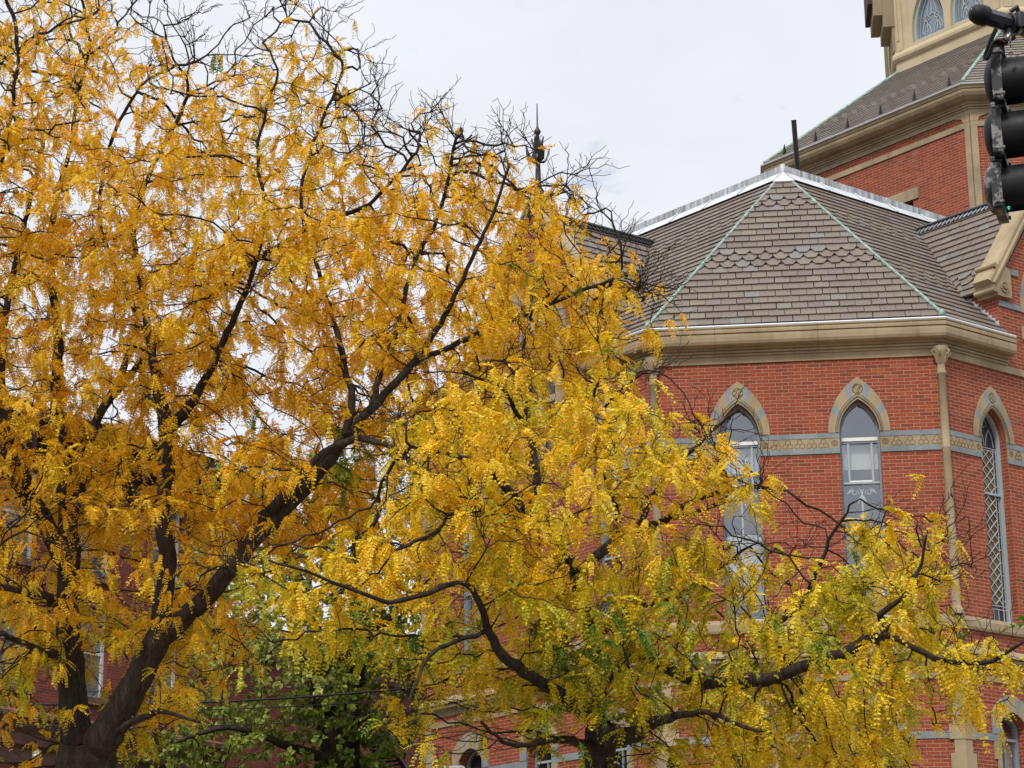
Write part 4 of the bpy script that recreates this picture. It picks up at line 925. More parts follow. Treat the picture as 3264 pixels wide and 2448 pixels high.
def pinnate(base, dirn, L, hue, g, pairs=9, ll=.033, lw=.021, droop=.42):
    """feather-like compound leaves: pairs of small leaflets along a drooping stalk"""
    N = len(base); side = unit(np.cross(dirn, unit(g.normal(0, 1, (N, 3))) * .7 + np.array([0, 0, 1.]))); nor = unit(np.cross(side, dirn))
    dr = (np.array([0, 0, -1.]) * droop)[None] * g.uniform(.4, 1.5, (N, 1)); V = []; H = []
    for i in range(pairs):
        t = .14 + .86 * i / (pairs - 1); c = base + dirn * (L * t)[:, None] + dr * (L * t * t)[:, None]
        tan = unit(dirn + 2 * dr * t); sc = (1 - .35 * abs(t - .5) * 2 * .6) * g.uniform(.8, 1.15, N)
        for sg in (-1, 1):
            ax = unit(side * sg * .88 + tan * .48 + g.normal(0, .16, (N, 3)) - nor * .25); wd = unit(np.cross(ax, nor + g.normal(0, .35, (N, 3)))); l = (ll * sc)[:, None] * L[:, None] / .16; w_ = (lw * sc)[:, None] * L[:, None] / .16
            V.append(np.stack([c, c + ax * l * .45 + wd * w_ * .5, c + ax * l, c + ax * l * .5 - wd * w_ * .5], 1)); H.append(np.repeat((hue + g.normal(0, .035, N))[:, None], 4, 1))
    # stalk
    w_ = .0018; c0, c1 = base, base + dirn * L[:, None] + dr * L[:, None]; V.append(np.stack([c0 - side * w_, c0 + side * w_, c1 + side * w_ * .6, c1 - side * w_ * .6], 1)); H.append(np.repeat(hue[:, None], 4, 1))
    V = np.concatenate(V, 0).reshape(-1, 3); H = np.concatenate(H, 0).reshape(-1); return V, np.arange(len(V)).reshape(-1, 4), np.clip(H, 0, 1)
def broad(base, dirn, L, hue, g):
    """heart-shaped single leaves folded along the midrib"""
    N = len(base); side = unit(np.cross(dirn, g.normal(0, 1, (N, 3)))); nor = unit(np.cross(side, dirn)); l = L[:, None]; c = base + dirn * l * .35
    P = [c, c + side * l * .42 + dirn * l * .12 + nor * l * .10, c + side * l * .36 + dirn * l * .55 + nor * l * .06, c + dirn * l * 1.05 - nor * l * .05, c - side * l * .36 + dirn * l * .55 + nor * l * .06, c - side * l * .42 + dirn * l * .12 + nor * l * .10]
    A = np.stack([P[0], P[1], P[2], P[3]], 1); B = np.stack([P[0], P[3], P[4], P[5]], 1); V = np.concatenate([A, B], 1).reshape(-1, 3)
    return V, np.arange(len(V)).reshape(-1, 4), np.clip(np.repeat(hue, 8), 0, 1)
def in_poly(x, y, poly):
    p_ = np.asarray(poly, float); c = np.zeros(len(x), bool); j = len(p_) - 1
    for i in range(len(p_)):
        xi, yi, xj, yj = *p_[i], *p_[j]; cond = ((yi > y) != (yj > y)) & (x < (xj - xi) * (y - yi) / (yj - yi + 1e-12) + xi); c ^= cond; j = i
    return c
def poly_dist(x, y, poly):
    p_ = np.asarray(poly, float); d_ = np.full(len(x), 1e9)
    for i in range(len(p_)):
        a, b_ = p_[i], p_[(i + 1) % len(p_)]; ab = b_ - a; t = np.clip(((x - a[0]) * ab[0] + (y - a[1]) * ab[1]) / (ab @ ab + 1e-9), 0, 1); d_ = np.minimum(d_, np.hypot(x - a[0] - t * ab[0], y - a[1] - t * ab[1]))
    return d_
def sample_poly(poly, n, D, T, g, dens=None):
    p_ = np.asarray(poly, float); out_ = np.zeros((0, 3)); lo, hi = p_.min(0), p_.max(0)
    while len(out_) < n:
        x, y = g.uniform(lo[0], hi[0], 4 * n), g.uniform(lo[1], hi[1], 4 * n); m = in_poly(x, y, poly); x, y = x[m], y[m]
        if dens is not None: m = g.random(len(x)) < dens(x, y); x, y = x[m], y[m]
        e = np.sqrt(np.clip(poly_dist(x, y, poly) / 260, .05, 1)); z = D + g.uniform(-1, 1, len(x)) * T * e
        out_ = np.concatenate([out_, EYE + (fw + IX * ((x * DS - 1632) / FPX)[:, None] + IY * ((1224 - y * DS) / FPX)[:, None]) * z[:, None]])
    return out_[:n]
def sample_pads(poly, npads, per, rx, ry, D, T, g, dens=None, centres=None):
    """foliage gathers in flat drooping sprays with gaps between them"""
    if centres is None: C = sample_poly(poly, npads, D, T, g, dens)
    else: C = np.array([at(x * DS, y * DS, D + g.uniform(-1, 1) * T) for x, y in centres])
    out_ = []
    for c in C:
        m = DS * ((c - EYE) @ fw) / FPX; k = g.uniform(.6, 1.35); q = g.normal(0, .5, (per, 3)); q = q[(q ** 2).sum(1) < 1.6]; sl = g.normal(0, .25)
        out_.append(c + ri * (q[:, :1] * rx * m * k) + np.array([0, 1., 0]) * (q[:, 1:2] * rx * m * k * .8) + np.array([0, 0, 1.]) * (q[:, 2:] * ry * m + q[:, :1] * sl * rx * m * k - (q[:, :1] ** 2 + q[:, 1:2] ** 2) * ry * m * .7))
    return np.concatenate(out_)
def pix(P): x, y = proj_many(P); return x / DS, y / DS
def bumps(P, s, seed):
    """smooth random field for clumps of colour"""
    g = np.random.default_rng(seed); v = np.zeros(len(P))
    for k in range(6):
        f = g.normal(0, s, 3); v += np.sin(P @ f + g.uniform(0, 6.28)) 
    return v / 6 ** .5

def locust(name, label, limbs, D, polys, g, step, di, dk, twig_n, leaf_per, leafL, huef, keepf, tipr, colour_twig='twig_bark', leaf='pinnate', leafmat='locust_leaf', pairs=8, ex=2.35, bare=None):
    pos, par, fr_ = limbs_to_nodes(limbs, D, .12, g)
    root = pos[0]
    base = empty(name, (root[0], root[1], 0), label, 'tree')
    att = np.concatenate([sample_poly(q[0], q[1], D + q[2], q[3], g, q[4]) if len(q) == 5 else sample_pads(q[0], q[1], q[2], q[3], q[4], D + q[5], q[6], g, q[7], q[8]) for q in polys])
    nfix = len(pos); pos, par = colonize(pos, par, att, step, di, dk, 70, g, grav=-.02)
    nch = np.bincount(par[par >= 0], minlength=len(pos)); thin = np.nonzero(np.arange(len(pos)) >= nfix)[0]
    ends = thin[nch[thin] == 0]; mid = thin[(nch[thin] > 0)]
    pos, par, t1 = add_twigs(pos, par, ends, g, 2, .075, 3, 7, .10, .45)
    if bare is not None:                                   # bare shoots at the crown's outline
        ed = ends[g.random(len(ends)) < bare(*pix(pos[ends]))]; pos, par, t0 = add_twigs(pos, par, ed, g, 3, .085, 4, 9, .38, .40)
        pos, par, t00 = add_twigs(pos, par, t0[g.random(len(t0)) < .45], g, 1, .06, 2, 5, .15, .7)
    pos, par, t2 = add_twigs(pos, par, mid, g, twig_n, .07, 2, 5, .10, .9)
    rad = pipe_radii(par, fr_, tipr, ex)
    # the trunk below the picture, down to the ground
    tb = MB(); r0 = rad[0]; gz = np.array([root[0], root[1], 0.])
    tb.tube([np.array([root[0] * 1.0, root[1], -.1]), np.array([root[0], root[1], .25]), np.array([root[0] + .03, root[1], root[2] * .5]), root + np.array([0, 0, .04])], [r0 * 1.7, r0 * 1.25, r0 * 1.02, r0], 'bark', 14)
    tb.build('trunk', base)
    big = rad > .035
    limb_mesh('limb', pos, par, rad, big, 'bark', base, 10); limb_mesh('twigs', pos, par, rad, ~big, colour_twig, base, 4)
    # leaves
    cand = np.concatenate([t1, t2, mid[rad[mid] < .012]]); cand = cand[g.random(len(cand)) < keepf(*pix(pos[cand]), pos[cand])]; k = np.repeat(cand, g.integers(leaf_per - 2, leaf_per + 3, len(cand)))
    cl_dir = g.normal(0, .55, (len(pos), 3)); t_ = unit(pos[k] - pos[par[k]]); d_ = unit(t_ * .35 + cl_dir[k] + g.normal(0, .38, (len(k), 3)) + np.array([0, 0, -.6])); L = leafL * np.clip(g.normal(1, .27, len(k)), .4, 1.6)
    cl_h = g.normal(0, .05, len(pos)); hue = huef(*pix(pos[k]), pos[k]) + g.normal(0, .04, len(k)) + cl_h[k]
    V, F, H = pinnate(pos[k], d_, L, hue, g, pairs=pairs) if leaf == 'pinnate' else broad(pos[k], d_, L, hue, g)
    np_mesh('leaves', V, F, leafmat, base, H)
    print(name, 'nodes', len(pos), 'leaves', len(k))
    return base

LA = [  # big tree on the left
 [(176, 1900, 0, 68.9), (180, 1720, 0, 63.8), (182, 1640, 0, 62.2), (180, 1590, 0, 50.4)],
 [(172, 1640, 0, 40.3), (158, 1560, 0.2, 35.3), (150, 1480, 0.3, 31.1), (142, 1350, 0.5, 26.9), (148, 1200, 0.7, 22.7), (143, 1100, 0.8, 21), (130, 1000, 0.9, 19.3), (116, 900, 1, 16), (112, 800, 1, 13.4), (118, 700, 1.1, 10.1), (112, 560, 1.2, 8.1), (128, 420, 1.2, 5.9), (168, 250, 1.2, 4.5), (190, 120, 1.2, 3.1)],
 [(200, 1630, 0, 43.7), (255, 1548, -0.2, 35.3), (300, 1465, -0.3, 30.2), (345, 1372, -0.4, 28.6)],
 [(345, 1372, -0.4, 24.4), (352, 1290, -0.4, 21), (357, 1200, -0.4, 17.6), (348, 1130, -0.4, 16.8), (354, 1020, -0.4, 16.8), (364, 925, -0.3, 17.6), (346, 850, -0.2, 12.6), (330, 750, 0, 10.1), (318, 640, 0.2, 8), (296, 500, 0.3, 6.3), (330, 360, 0.4, 5), (395, 230, 0.5, 3.6)],
 [(366, 925, -0.3, 15.1), (408, 872, -0.5, 10.9), (448, 800, -0.7, 8.4), (500, 700, -1, 7.2), (548, 590, -1.2, 5.4), (570, 450, -1.3, 4), (560, 300, -1.3, 3.1), (600, 150, -1.3, 2.2)],
 [(345, 1375, -0.4, 25.2), (398, 1325, -0.6, 21.8), (450, 1268, -0.8, 20.2), (520, 1180, -1.1, 19.3), (580, 1115, -1.3, 17.6), (640, 1050, -1.5, 16), (700, 985, -1.7, 14.3), (752, 925, -1.9, 11.8), (803, 868, -2, 9.2), (880, 790, -2.1, 7.7), (950, 700, -2.2, 6.3), (1000, 600, -2.2, 5), (1050, 480, -2.2, 3.6), (1100, 360, -2.2, 2.7)],
 [(548, 1150, -1.1, 12.6), (606, 1085, -1.5, 11.8), (690, 1000, -1.9, 10.1), (760, 962, -2.2, 8.1), (830, 962, -2.5, 6.8), (905, 1010, -2.8, 5.4), (960, 1040, -3, 4)],
 [(745, 935, -1.9, 9.2), (764, 870, -1.6, 8.1), (742, 790, -1.3, 7.2), (690, 610, -1, 5.4), (660, 450, -0.8, 4), (690, 300, -0.6, 3.1), (735, 170, -0.5, 2.2)],
 [(142, 1215, 0.6, 21.8), (100, 1145, 0.4, 21.8), (55, 1065, 0.1, 20.2), (18, 975, -0.2, 18.5), (-18, 880, -0.4, 15.1), (-50, 720, -0.6, 10.1), (-40, 500, -0.6, 7.2), (10, 300, -0.6, 4.5), (40, 120, -0.6, 3.1)],
 [(70, 1090, 0.2, 15.1), (42, 985, 0.6, 13.4), (18, 890, 1, 10.9), (2, 800, 1.2, 8.4), (20, 640, 1.4, 7.2), (60, 460, 1.5, 5.4), (95, 300, 1.5, 3.6)],
 [(146, 1165, 0.7, 12.6), (198, 955, 1.2, 10.9), (244, 862, 1.5, 8.8), (272, 800, 1.6, 8.1), (300, 690, 1.8, 6.8), (225, 480, 1.8, 5.4), (240, 330, 1.8, 4), (300, 190, 1.8, 2.7)],
 [(244, 862, 1.5, 7.2), (330, 760, 1.5, 6.3), (420, 690, 1.3, 5.4), (500, 605, 1, 5.4), (590, 545, 0.7, 5.9), (690, 492, 0.4, 5), (800, 440, 0.3, 3.6), (900, 330, 0.2, 2.7)],
 [(880, 790, -2.1, 7.2), (990, 740, -1.6, 5.4), (1110, 690, -1.2, 4.5), (1230, 640, -0.8, 3.6), (1330, 600, -0.5, 2.7)],
 [(803, 868, -2, 7.2), (860, 700, -1, 5.9), (900, 560, -0.4, 4.5), (960, 420, 0, 3.6), (985, 300, 0, 2.7)],
 [(130, 1310, 0.4, 8.4), (60, 1290, -1, 8.1), (-20, 1260, -2, 6.3)], [(160, 1420, 0.2, 10.1), (70, 1400, -0.8, 8.1), (0, 1370, -1.5, 5.4)],
 [(215, 1600, 0, 8.4), (330, 1545, -1.2, 6.3), (430, 1560, -2, 3.6)],
]
POLY_A = [(-240, -160), (60, -110), (240, -70), (330, 10), (370, 60), (430, 100), (500, 60), (560, 25), (640, 10), (735, 50), (790, 105), (830, 180), (812, 260), (860, 272), (900, 222), (985, 222), (1015, 275), (1110, 300), (1170, 280), (1220, 330), (1250, 385), (1300, 410), (1320, 480), (1370, 520), (1405, 560), (1440, 610), (1420, 690), (1392, 760), (1300, 850), (1150, 960), (960, 1080), (840, 1180), (700, 1180), (560, 1260), (520, 1480), (420, 1590), (330, 1640), (240, 1500), (150, 1620), (60, 1720), (-240, 1720)]
def dens_A(x, y):
    v = np.ones(len(x)); v[(y > 1180)] = .75; v[(y > 1450)] = .5
    for cx, cy, rx, ry, k in ((560, 610, 60, 40, .35), (250, 880, 60, 40, .3), (800, 830, 60, 60, .35), (470, 960, 50, 40, .3), (700, 560, 60, 40, .4), (290, 1200, 60, 80, .5), (820, 1060, 30, 60, .2), (930, 430, 60, 40, .6), (300, 1440, 40, 80, .3)): v[((x - cx) / rx) ** 2 + ((y - cy) / ry) ** 2 < 1] *= k
    return v
def keep_A(x, y, P):
    e = poly_dist(x, y, POLY_A); ins = in_poly(x, y, POLY_A); v = np.where(ins, np.clip(e / 110, .15, 1), .10); v = np.where(y > 700, np.maximum(v, .85), v)
    top = np.clip((y - 40) / 900, 0, 1); c = bumps(P, 1.7, 3); P_d = (P - EYE) @ fw; front = np.where((P_d < 29.6) & (y > 820), .5, 1.0) * np.where(y > 1380, .62, 1)
    v = v * front * (.17 + .30 * top) * np.clip(1 + .45 * c, .25, 1.5)
    h_ = np.zeros(len(x), bool)
    for cx, cy, rx, ry in ((560, 612, 45, 26), (250, 880, 40, 26), (800, 830, 40, 40), (470, 970, 34, 26), (820, 1060, 20, 50), (700, 560, 40, 26)): h_ |= ((x - cx) / rx) ** 2 + ((y - cy) / ry) ** 2 < 1
    return v * np.where(h_, .25, 1)
def hue_A(x, y, P):
    c = bumps(P, 1.1, 5); low = np.clip((y - 1250) / 400, 0, 1)
    return .645 + .05 * c - .22 * low * np.clip(1 + .9 * bumps(P, 2.5, 8), 0, 2) - .40 * (bumps(P, 1.5, 9) > 1.75) + .22 * ((x < 110) & (y > 1520))
gA = np.random.default_rng(21)
locust('honey_locust', 'tall many-stemmed tree with sparse orange-gold leaves filling the left half', LA, 30.0, [(POLY_A, 3600, .5, 3.2, dens_A), (POLY_A, 150, 46, 80, 42, .4, 3.2, dens_A, None)], gA, .16, 1.3, .27, .75, 6, .155, hue_A, keep_A, .0032, bare=lambda x, y: np.where((poly_dist(x, y, POLY_A) < 75) & (y < 640), .9, .05))

LB = [  # nearer tree on the right
 [(1302, 1900, 0, 37), (1300, 1720, 0, 34), (1299, 1640, 0, 33), (1294, 1575, 0, 31)],
 [(1296, 1590, 0, 17), (1297, 1494, .3, 15), (1298, 1440, .4, 14), (1280, 1384, .5, 13), (1262, 1310, .5, 16), (1250, 1240, .4, 18)],
 [(1250, 1240, .4, 17), (1230, 1218, .3, 16), (1205, 1180, .2, 15), (1190, 1140, .1, 14), (1160, 1112, 0, 12), (1125, 1088, -.1, 11), (1106, 1060, -.2, 10), (1082, 1040, -.3, 9), (1040, 990, -.4, 6.5), (989, 985, -.5, 5.5), (958, 974, -.5, 4.5), (878, 955, -.6, 3.5)],
 [(1250, 1242, .4, 13), (1285, 1206, .5, 12), (1322, 1182, .6, 10), (1356, 1160, .7, 9), (1390, 1143, .8, 8), (1450, 1120, .9, 6), (1520, 1100, 1, 4.5), (1600, 1080, 1, 3)],
 [(1330, 1180, .6, 6), (1337, 1122, .4, 5), (1325, 1070, .3, 4.5), (1288, 980, .2, 4), (1272, 915, .2, 3.5), (1290, 830, .2, 3)],
 [(1180, 1130, .1, 9), (1160, 1050, .4, 8), (1143, 935, .7, 7.5), (1131, 867, .9, 6.5), (1118, 820, 1, 5), (1090, 780, 1, 4)],
 [(1145, 945, .7, 6), (1110, 880, .3, 5.5), (1080, 835, 0, 4.5), (1000, 800, -.4, 3.5)],
 [(1130, 1095, -.1, 7), (1090, 1088, -.6, 6), (1050, 1090, -1, 5), (982, 1112, -1.4, 4.5), (950, 1150, -1.6, 3.5), (880, 1180, -1.8, 3)],
 [(1294, 1575, 0, 26), (1330, 1598, -.3, 22), (1380, 1588, -.6, 18), (1420, 1560, -.8, 13), (1480, 1540, -1.2, 8), (1560, 1545, -1.6, 6), (1640, 1580, -1.8, 4)],
 [(1297, 1480, .3, 13), (1350, 1420, .1, 13), (1400, 1418, 0, 13), (1456, 1452, -.2, 13), (1520, 1478, -.4, 13), (1563, 1489, -.6, 13), (1659, 1482, -.9, 13), (1734, 1456, -1.1, 13), (1834, 1414, -1.3, 12), (1879, 1396, -1.4, 11), (1915, 1384, -1.5, 8), (1960, 1400, -1.6, 7), (2030, 1430, -1.7, 7), (2084, 1437, -1.8, 6), (2147, 1422, -1.9, 5), (2215, 1384, -2, 3.5)],
 [(1900, 1388, -1.4, 9), (1915, 1352, -1.4, 9), (1905, 1325, -1.4, 8), (1950, 1290, -1.4, 5), (1985, 1240, -1.4, 3.5), (2000, 1160, -1.4, 2.5)],
 [(1640, 1482, -.9, 8), (1690, 1455, -.9, 8), (1694, 1430, -.9, 8), (1670, 1394, -.8, 7), (1640, 1370, -.8, 7), (1690, 1345, -.8, 7), (1734, 1310, -.8, 6), (1760, 1250, -.9, 4.5), (1790, 1170, -.9, 3.5), (1835, 1090, -.9, 2.5)],
 [(1370, 1155, .7, 8), (1420, 1060, .9, 6), (1470, 990, 1, 5), (1540, 930, 1.1, 3.5), (1590, 890, 1.1, 2.5)],
 [(1420, 1130, .9, 6), (1500, 1085, .8, 5.5), (1600, 1050, .6, 4), (1700, 1060, .5, 2.5)],
 [(1294, 1565, 0, 16), (1220, 1520, -.6, 14), (1151, 1477, -1, 13), (1106, 1434, -1.3, 12), (1068, 1370, -1.5, 9), (1036, 1300, -1.7, 8), (1008, 1268, -1.8, 7), (900, 1290, -2.1, 6), (830, 1296, -2.3, 6), (760, 1270, -2.5, 4.5), (660, 1240, -2.7, 3.5), (580, 1210, -2.8, 2.5)],
 [(1290, 1610, 0, 12), (1200, 1600, -.8, 8), (1120, 1610, -1.5, 6), (1040, 1560, -2, 4)],
 [(1280, 1384, .5, 9), (1330, 1330, .6, 7), (1370, 1300, .6, 6), (1440, 1290, .6, 5), (1540, 1240, .6, 4), (1620, 1180, .5, 3)],
 [(1060, 1360, -1.5, 6), (960, 1400, -2, 5), (900, 1470, -2.4, 4), (880, 1540, -2.6, 3)],
 [(1270, 915, .2, 3.5), (1330, 850, .3, 3), (1400, 800, .4, 2.2)],
]
POLY_B = [(520, 1180), (600, 1150), (720, 1140), (800, 1080), (820, 1000), (810, 930), (880, 850), (960, 800), (1060, 770), (1170, 745), (1290, 760), (1390, 780), (1440, 850), (1470, 880), (1530, 940), (1580, 960), (1620, 1010), (1700, 1040), (1700, 1085), (1600, 1110), (1560, 1140), (1590, 1190), (1640, 1170), (1660, 1220), (1700, 1240), (1760, 1200), (1800, 1130), (1840, 1085), (1880, 1110), (1960, 1060), (1990, 1130), (2030, 1150), (2060, 1210), (2050, 1290), (2100, 1350), (2190, 1380), (2230, 1420), (2200, 1460), (2130, 1480), (2120, 1560), (2050, 1520), (2010, 1580), (1960, 1640), (1940, 1720), (1500, 1720), (1400, 1640), (1330, 1560), (1240, 1560), (1180, 1620), (1100, 1590), (1060, 1520), (960, 1480), (930, 1590), (880, 1580), (860, 1480), (760, 1420), (620, 1400), (520, 1340), (470, 1260)]
PADS_B = [(2090, 1380), (2170, 1405), (2060, 1450), (2140, 1450), (1960, 1330), (1990, 1250), (1900, 1260), (1830, 1300), (1750, 1290), (1690, 1260), (1640, 1330), (1850, 1180), (1960, 1440), (1860, 1480), (1760, 1500), (1640, 1540), (1560, 1580), (1480, 1600), (1660, 1610), (1760, 1590), (1850, 1620), (1900, 1560), (1150, 1530), (1250, 1520), (1200, 1570), (1120, 1560), (1350, 1530), (920, 1560), (905, 1590), (1400, 1330), (1300, 1430), (1480, 1250)]
def dens_B(x, y):
    v = np.ones(len(x))
    for cx, cy, rx, ry, k in ((1500, 1380, 90, 60, .4), (1470, 1430, 110, 40, .4), (1010, 1540, 90, 70, .15), (1560, 1260, 70, 50, .5), (1720, 1400, 60, 40, .5), (1450, 1500, 60, 40, .4), (1700, 1560, 90, 40, .5), (2080, 1530, 100, 50, .35), (860, 1080, 30, 60, .35), (960, 1150, 40, 40, .5), (1980, 1500, 80, 40, .5)): v[((x - cx) / rx) ** 2 + ((y - cy) / ry) ** 2 < 1] *= k
    return v
def keep_B(x, y, P):
    e = poly_dist(x, y, POLY_B); ins = in_poly(x, y, POLY_B); v = np.where(ins, np.clip(e / 60, .35, 1), .2) * .33 * np.clip(1 + .4 * bumps(P, 2.2, 13), .25, 1.4)
    return v
def hue_B(x, y, P):
    c = bumps(P, 2.2, 15); low = np.clip((y - 900) / 500, 0, 1)
    return .555 - .02 * low - .16 * np.clip(bumps(P, 3.2, 27) - .25, 0, 2) * low + .05 * bumps(P, 1.2, 16) - .26 * low * np.clip(c - .35, 0, 1.6) - .05 * low - .28 * (bumps(P, 3.0, 19) > 1.45)
gB = np.random.default_rng(33)
locust('honey_locust', 'spreading tree with bright yellow and green leaves in front of the brick church', LB, 22.5, [(POLY_B, 800, -.1, 2.1, dens_B), (POLY_B, 88, 42, 92, 30, -.1, 2.0, dens_B, None), (None, 0, 42, 85, 30, -.9, 1.0, None, PADS_B)], gB, .135, 1.0, .22, .6, 6, .158, hue_B, keep_B, .0026, pairs=8, bare=lambda x, y: np.where((poly_dist(x, y, POLY_B) < 45) & (y < 1330), .6, .08))

LC = [
 [(738, 1900, 0, 48), (735, 1720, 0, 45), (738, 1659, 0, 42), (745, 1570, 0, 36), (752, 1500, 0, 30)],
 [(735, 1640, 0, 30), (704, 1545, .3, 25), (692, 1455, .4, 21), (662, 1300, .6, 14), (600, 1150, .8, 9), (560, 1050, .8, 5)],
 [(752, 1500, 0, 27), (772, 1400, -.2, 20), (764, 1250, -.3, 14), (780, 1110, -.4, 9), (770, 1020, -.4, 5)],
 [(690, 1440, .4, 14), (600, 1400, .8, 9), (500, 1380, 1, 6), (430, 1340, 1, 4)], [(772, 1400, -.2, 12), (850, 1330, -.4, 8), (905, 1260, -.5, 5)],
 [(735, 1650, 0, 14), (600, 1600, -1, 9), (480, 1570, -1.5, 6), (390, 1600, -1.6, 4)], [(748, 1560, 0, 12), (830, 1540, -.6, 8), (890, 1560, -.8, 5)],
]
POLY_C = [(430, 1010), (520, 965), (620, 975), (700, 990), (785, 995), (820, 1050), (815, 1150), (850, 1180), (900, 1100), (945, 980), (960, 1100), (930, 1300), (940, 1440), (900, 1540), (930, 1600), (850, 1640), (800, 1720), (320, 1720), (330, 1600), (370, 1500), (400, 1480), (380, 1300), (420, 1100)]
gC = np.random.default_rng(44)
def keep_C(x, y, P): return np.where(in_poly(x, y, POLY_C), .9, .2) * np.clip(.8 + .5 * bumps(P, 1.0, 41), .1, 1) * np.where(((x - 870) / 60) ** 2 + ((y - 1500) / 50) ** 2 < 1, .25, 1)
def hue_C(x, y, P): return .56 + .20 * bumps(P, .9, 42) + .16 * np.clip((720 - x) / 300, -.8, 1)  # last term: the crown's lit left side painted in as paler leaves
locust('linden_tree', 'dark-trunked green tree behind the yellow trees, beside the cables', LC, 50.0, [(POLY_C, 3600, 0, 2.4, None)], gC, .28, 1.9, .38, 1, 8, .10, hue_C, keep_C, .004, leaf='broad', leafmat='linden_leaf')

# ------------------------------------------------------------------ brick row houses behind the trees
RD = np.array([.545, .839, 0.]); q0 = at(454, 2341, 52.0); RO_ = Plane((q0[0], q0[1]), RD)
def rowz(x, y): return float(hit(x, y, RO_.O, RO_.N)[2])
def rowu(x, y): return float((hit(x, y, RO_.O, RO_.N) - RO_.O) @ RD)
u_end = rowu(690, 1700); zc = rowz(454, 2341); ztop = rowz(640, 1530)
b0 = RO_.p(u_end - 6, 0, -4); house = empty('row_house', b0, 'tall red brick house with brown cornices behind the left tree', 'house')
w = MB(); U0 = -16.0; wins = []
zr1 = rowz(415, 1860); zr2 = rowz(360, 2235)
for ub in np.arange(u_end - 1.7, U0 + 1, -2.35):
    for zb in (zr1, zr2, zr1 + 3.5):
        if zb + 2.1 < ztop - .4: wins.append((ub, zb))
holes = [[(u - .5, z), (u + .5, z), (u + .5, z + 1.95), (u - .5, z + 1.95)] for u, z in wins]
shop = [[(u, .3), (u + 2.0, .3), (u + 2.0, zc - 1.3), (u, zc - 1.3)] for u in np.arange(U0 + .3, u_end - 2.2, 2.6)]
RO_.wall(w, [(U0, 0), (u_end, 0), (u_end, ztop), (U0, ztop)], holes + shop, 'row_brick')
for h_ in holes + shop: RO_.reveal(w, h_, 0, -.2, 'row_brick')
side = Plane(RO_.p(u_end, 0, 0), -RO_.N); side.wall(w, [(0, 0), (10, 0), (10, ztop), (0, ztop)], [], 'row_brick')
s2 = Plane(RO_.p(U0, 0, -10), RO_.N); s2.wall(w, [(0, 0), (10, 0), (10, ztop), (0, ztop)], [], 'row_brick')
w.build('wall', house)
for u, z in wins:
    f = MB(); RO_.rect(f, u - .62, u + .62, z + 1.953, z + 2.2, 0, .05, 'brownstone'); RO_.rect(f, u - .6, u + .6, z - .16, z - .003, 0, .1, 'brownstone')
    RO_.line(f, [(u - .46, z + .03), (u + .46, z + .03), (u + .46, z + 1.92), (u - .46, z + 1.92)], .08, -.19, -.1, 'white_paint', True); RO_.rect(f, u - .42, u + .42, z + .95, z + 1.01, -.18, -.11, 'white_paint')
    fo = f.build('window', house); gp = MB(); RO_.wall(gp, [(u - .48, z), (u + .48, z), (u + .48, z + 1.95), (u - .48, z + 1.95)], [], 'row_glass', -.15); gp.build('pane', fo)
for sh in shop:
    f = MB(); (a, z0_), _, (c, z1_), _ = sh; RO_.line(f, [(a + .05, z0_ + .05), (c - .05, z0_ + .05), (c - .05, z1_ - .05), (a + .05, z1_ - .05)], .1, -.19, -.08, 'brownstone', True); RO_.rect(f, (a + c) / 2 - .04, (a + c) / 2 + .04, z0_ + .1, z1_ - .1, -.18, -.09, 'window_paint')
    fo = f.build('shop_window', house); gp = MB(); RO_.wall(gp, sh, [], 'dark_room', -.17); gp.build('pane', fo)
c_ = MB(); sweep(c_, [RO_.p(U0, 0)[:2], RO_.p(u_end, 0)[:2], side.p(10, 0)[:2]], [(0, zc - 1.0), (.04, zc - 1.0), (.05, zc - .7), (.14, zc - .62), (.15, zc - .4), (.22, zc - .3), (.30, zc - .12), (.34, zc - .1), (.35, zc), (.02, zc + .12), (0, zc + .12)], 'brownstone'); c_.build('shop_cornice', house)
c_ = MB(); sweep(c_, [RO_.p(U0, 0)[:2], RO_.p(u_end, 0)[:2], side.p(10, 0)[:2]], [(0, ztop - .55), (.05, ztop - .55), (.07, ztop - .25), (.55, ztop - .1), (.75, ztop), (.78, ztop + .22), (0, ztop + .5)], 'terracotta_brown'); c_.build('eave', house)
for k in range(12):
    uu = u_end - .25 - k * .7; bm_ = MB(); RO_.slab(bm_, [(uu - .07, ztop - .6), (uu + .07, ztop - .6), (uu + .07, ztop - .12), (uu - .07, ztop - .12)], .06, .5, 'terracotta_brown'); RO_.rect(bm_, uu - .09, uu + .09, ztop - .85, ztop - .603, .03, .22, 'terracotta_brown'); bm_.build('eave_bracket', house)
r_ = MB(); r_.face([RO_.p(U0, ztop + .5, .3), RO_.p(u_end, ztop + .5, .3), RO_.p(u_end, ztop + 1.6, -10), RO_.p(U0, ztop + 1.6, -10)], 'slate_tower'); r_.build('roof', house)
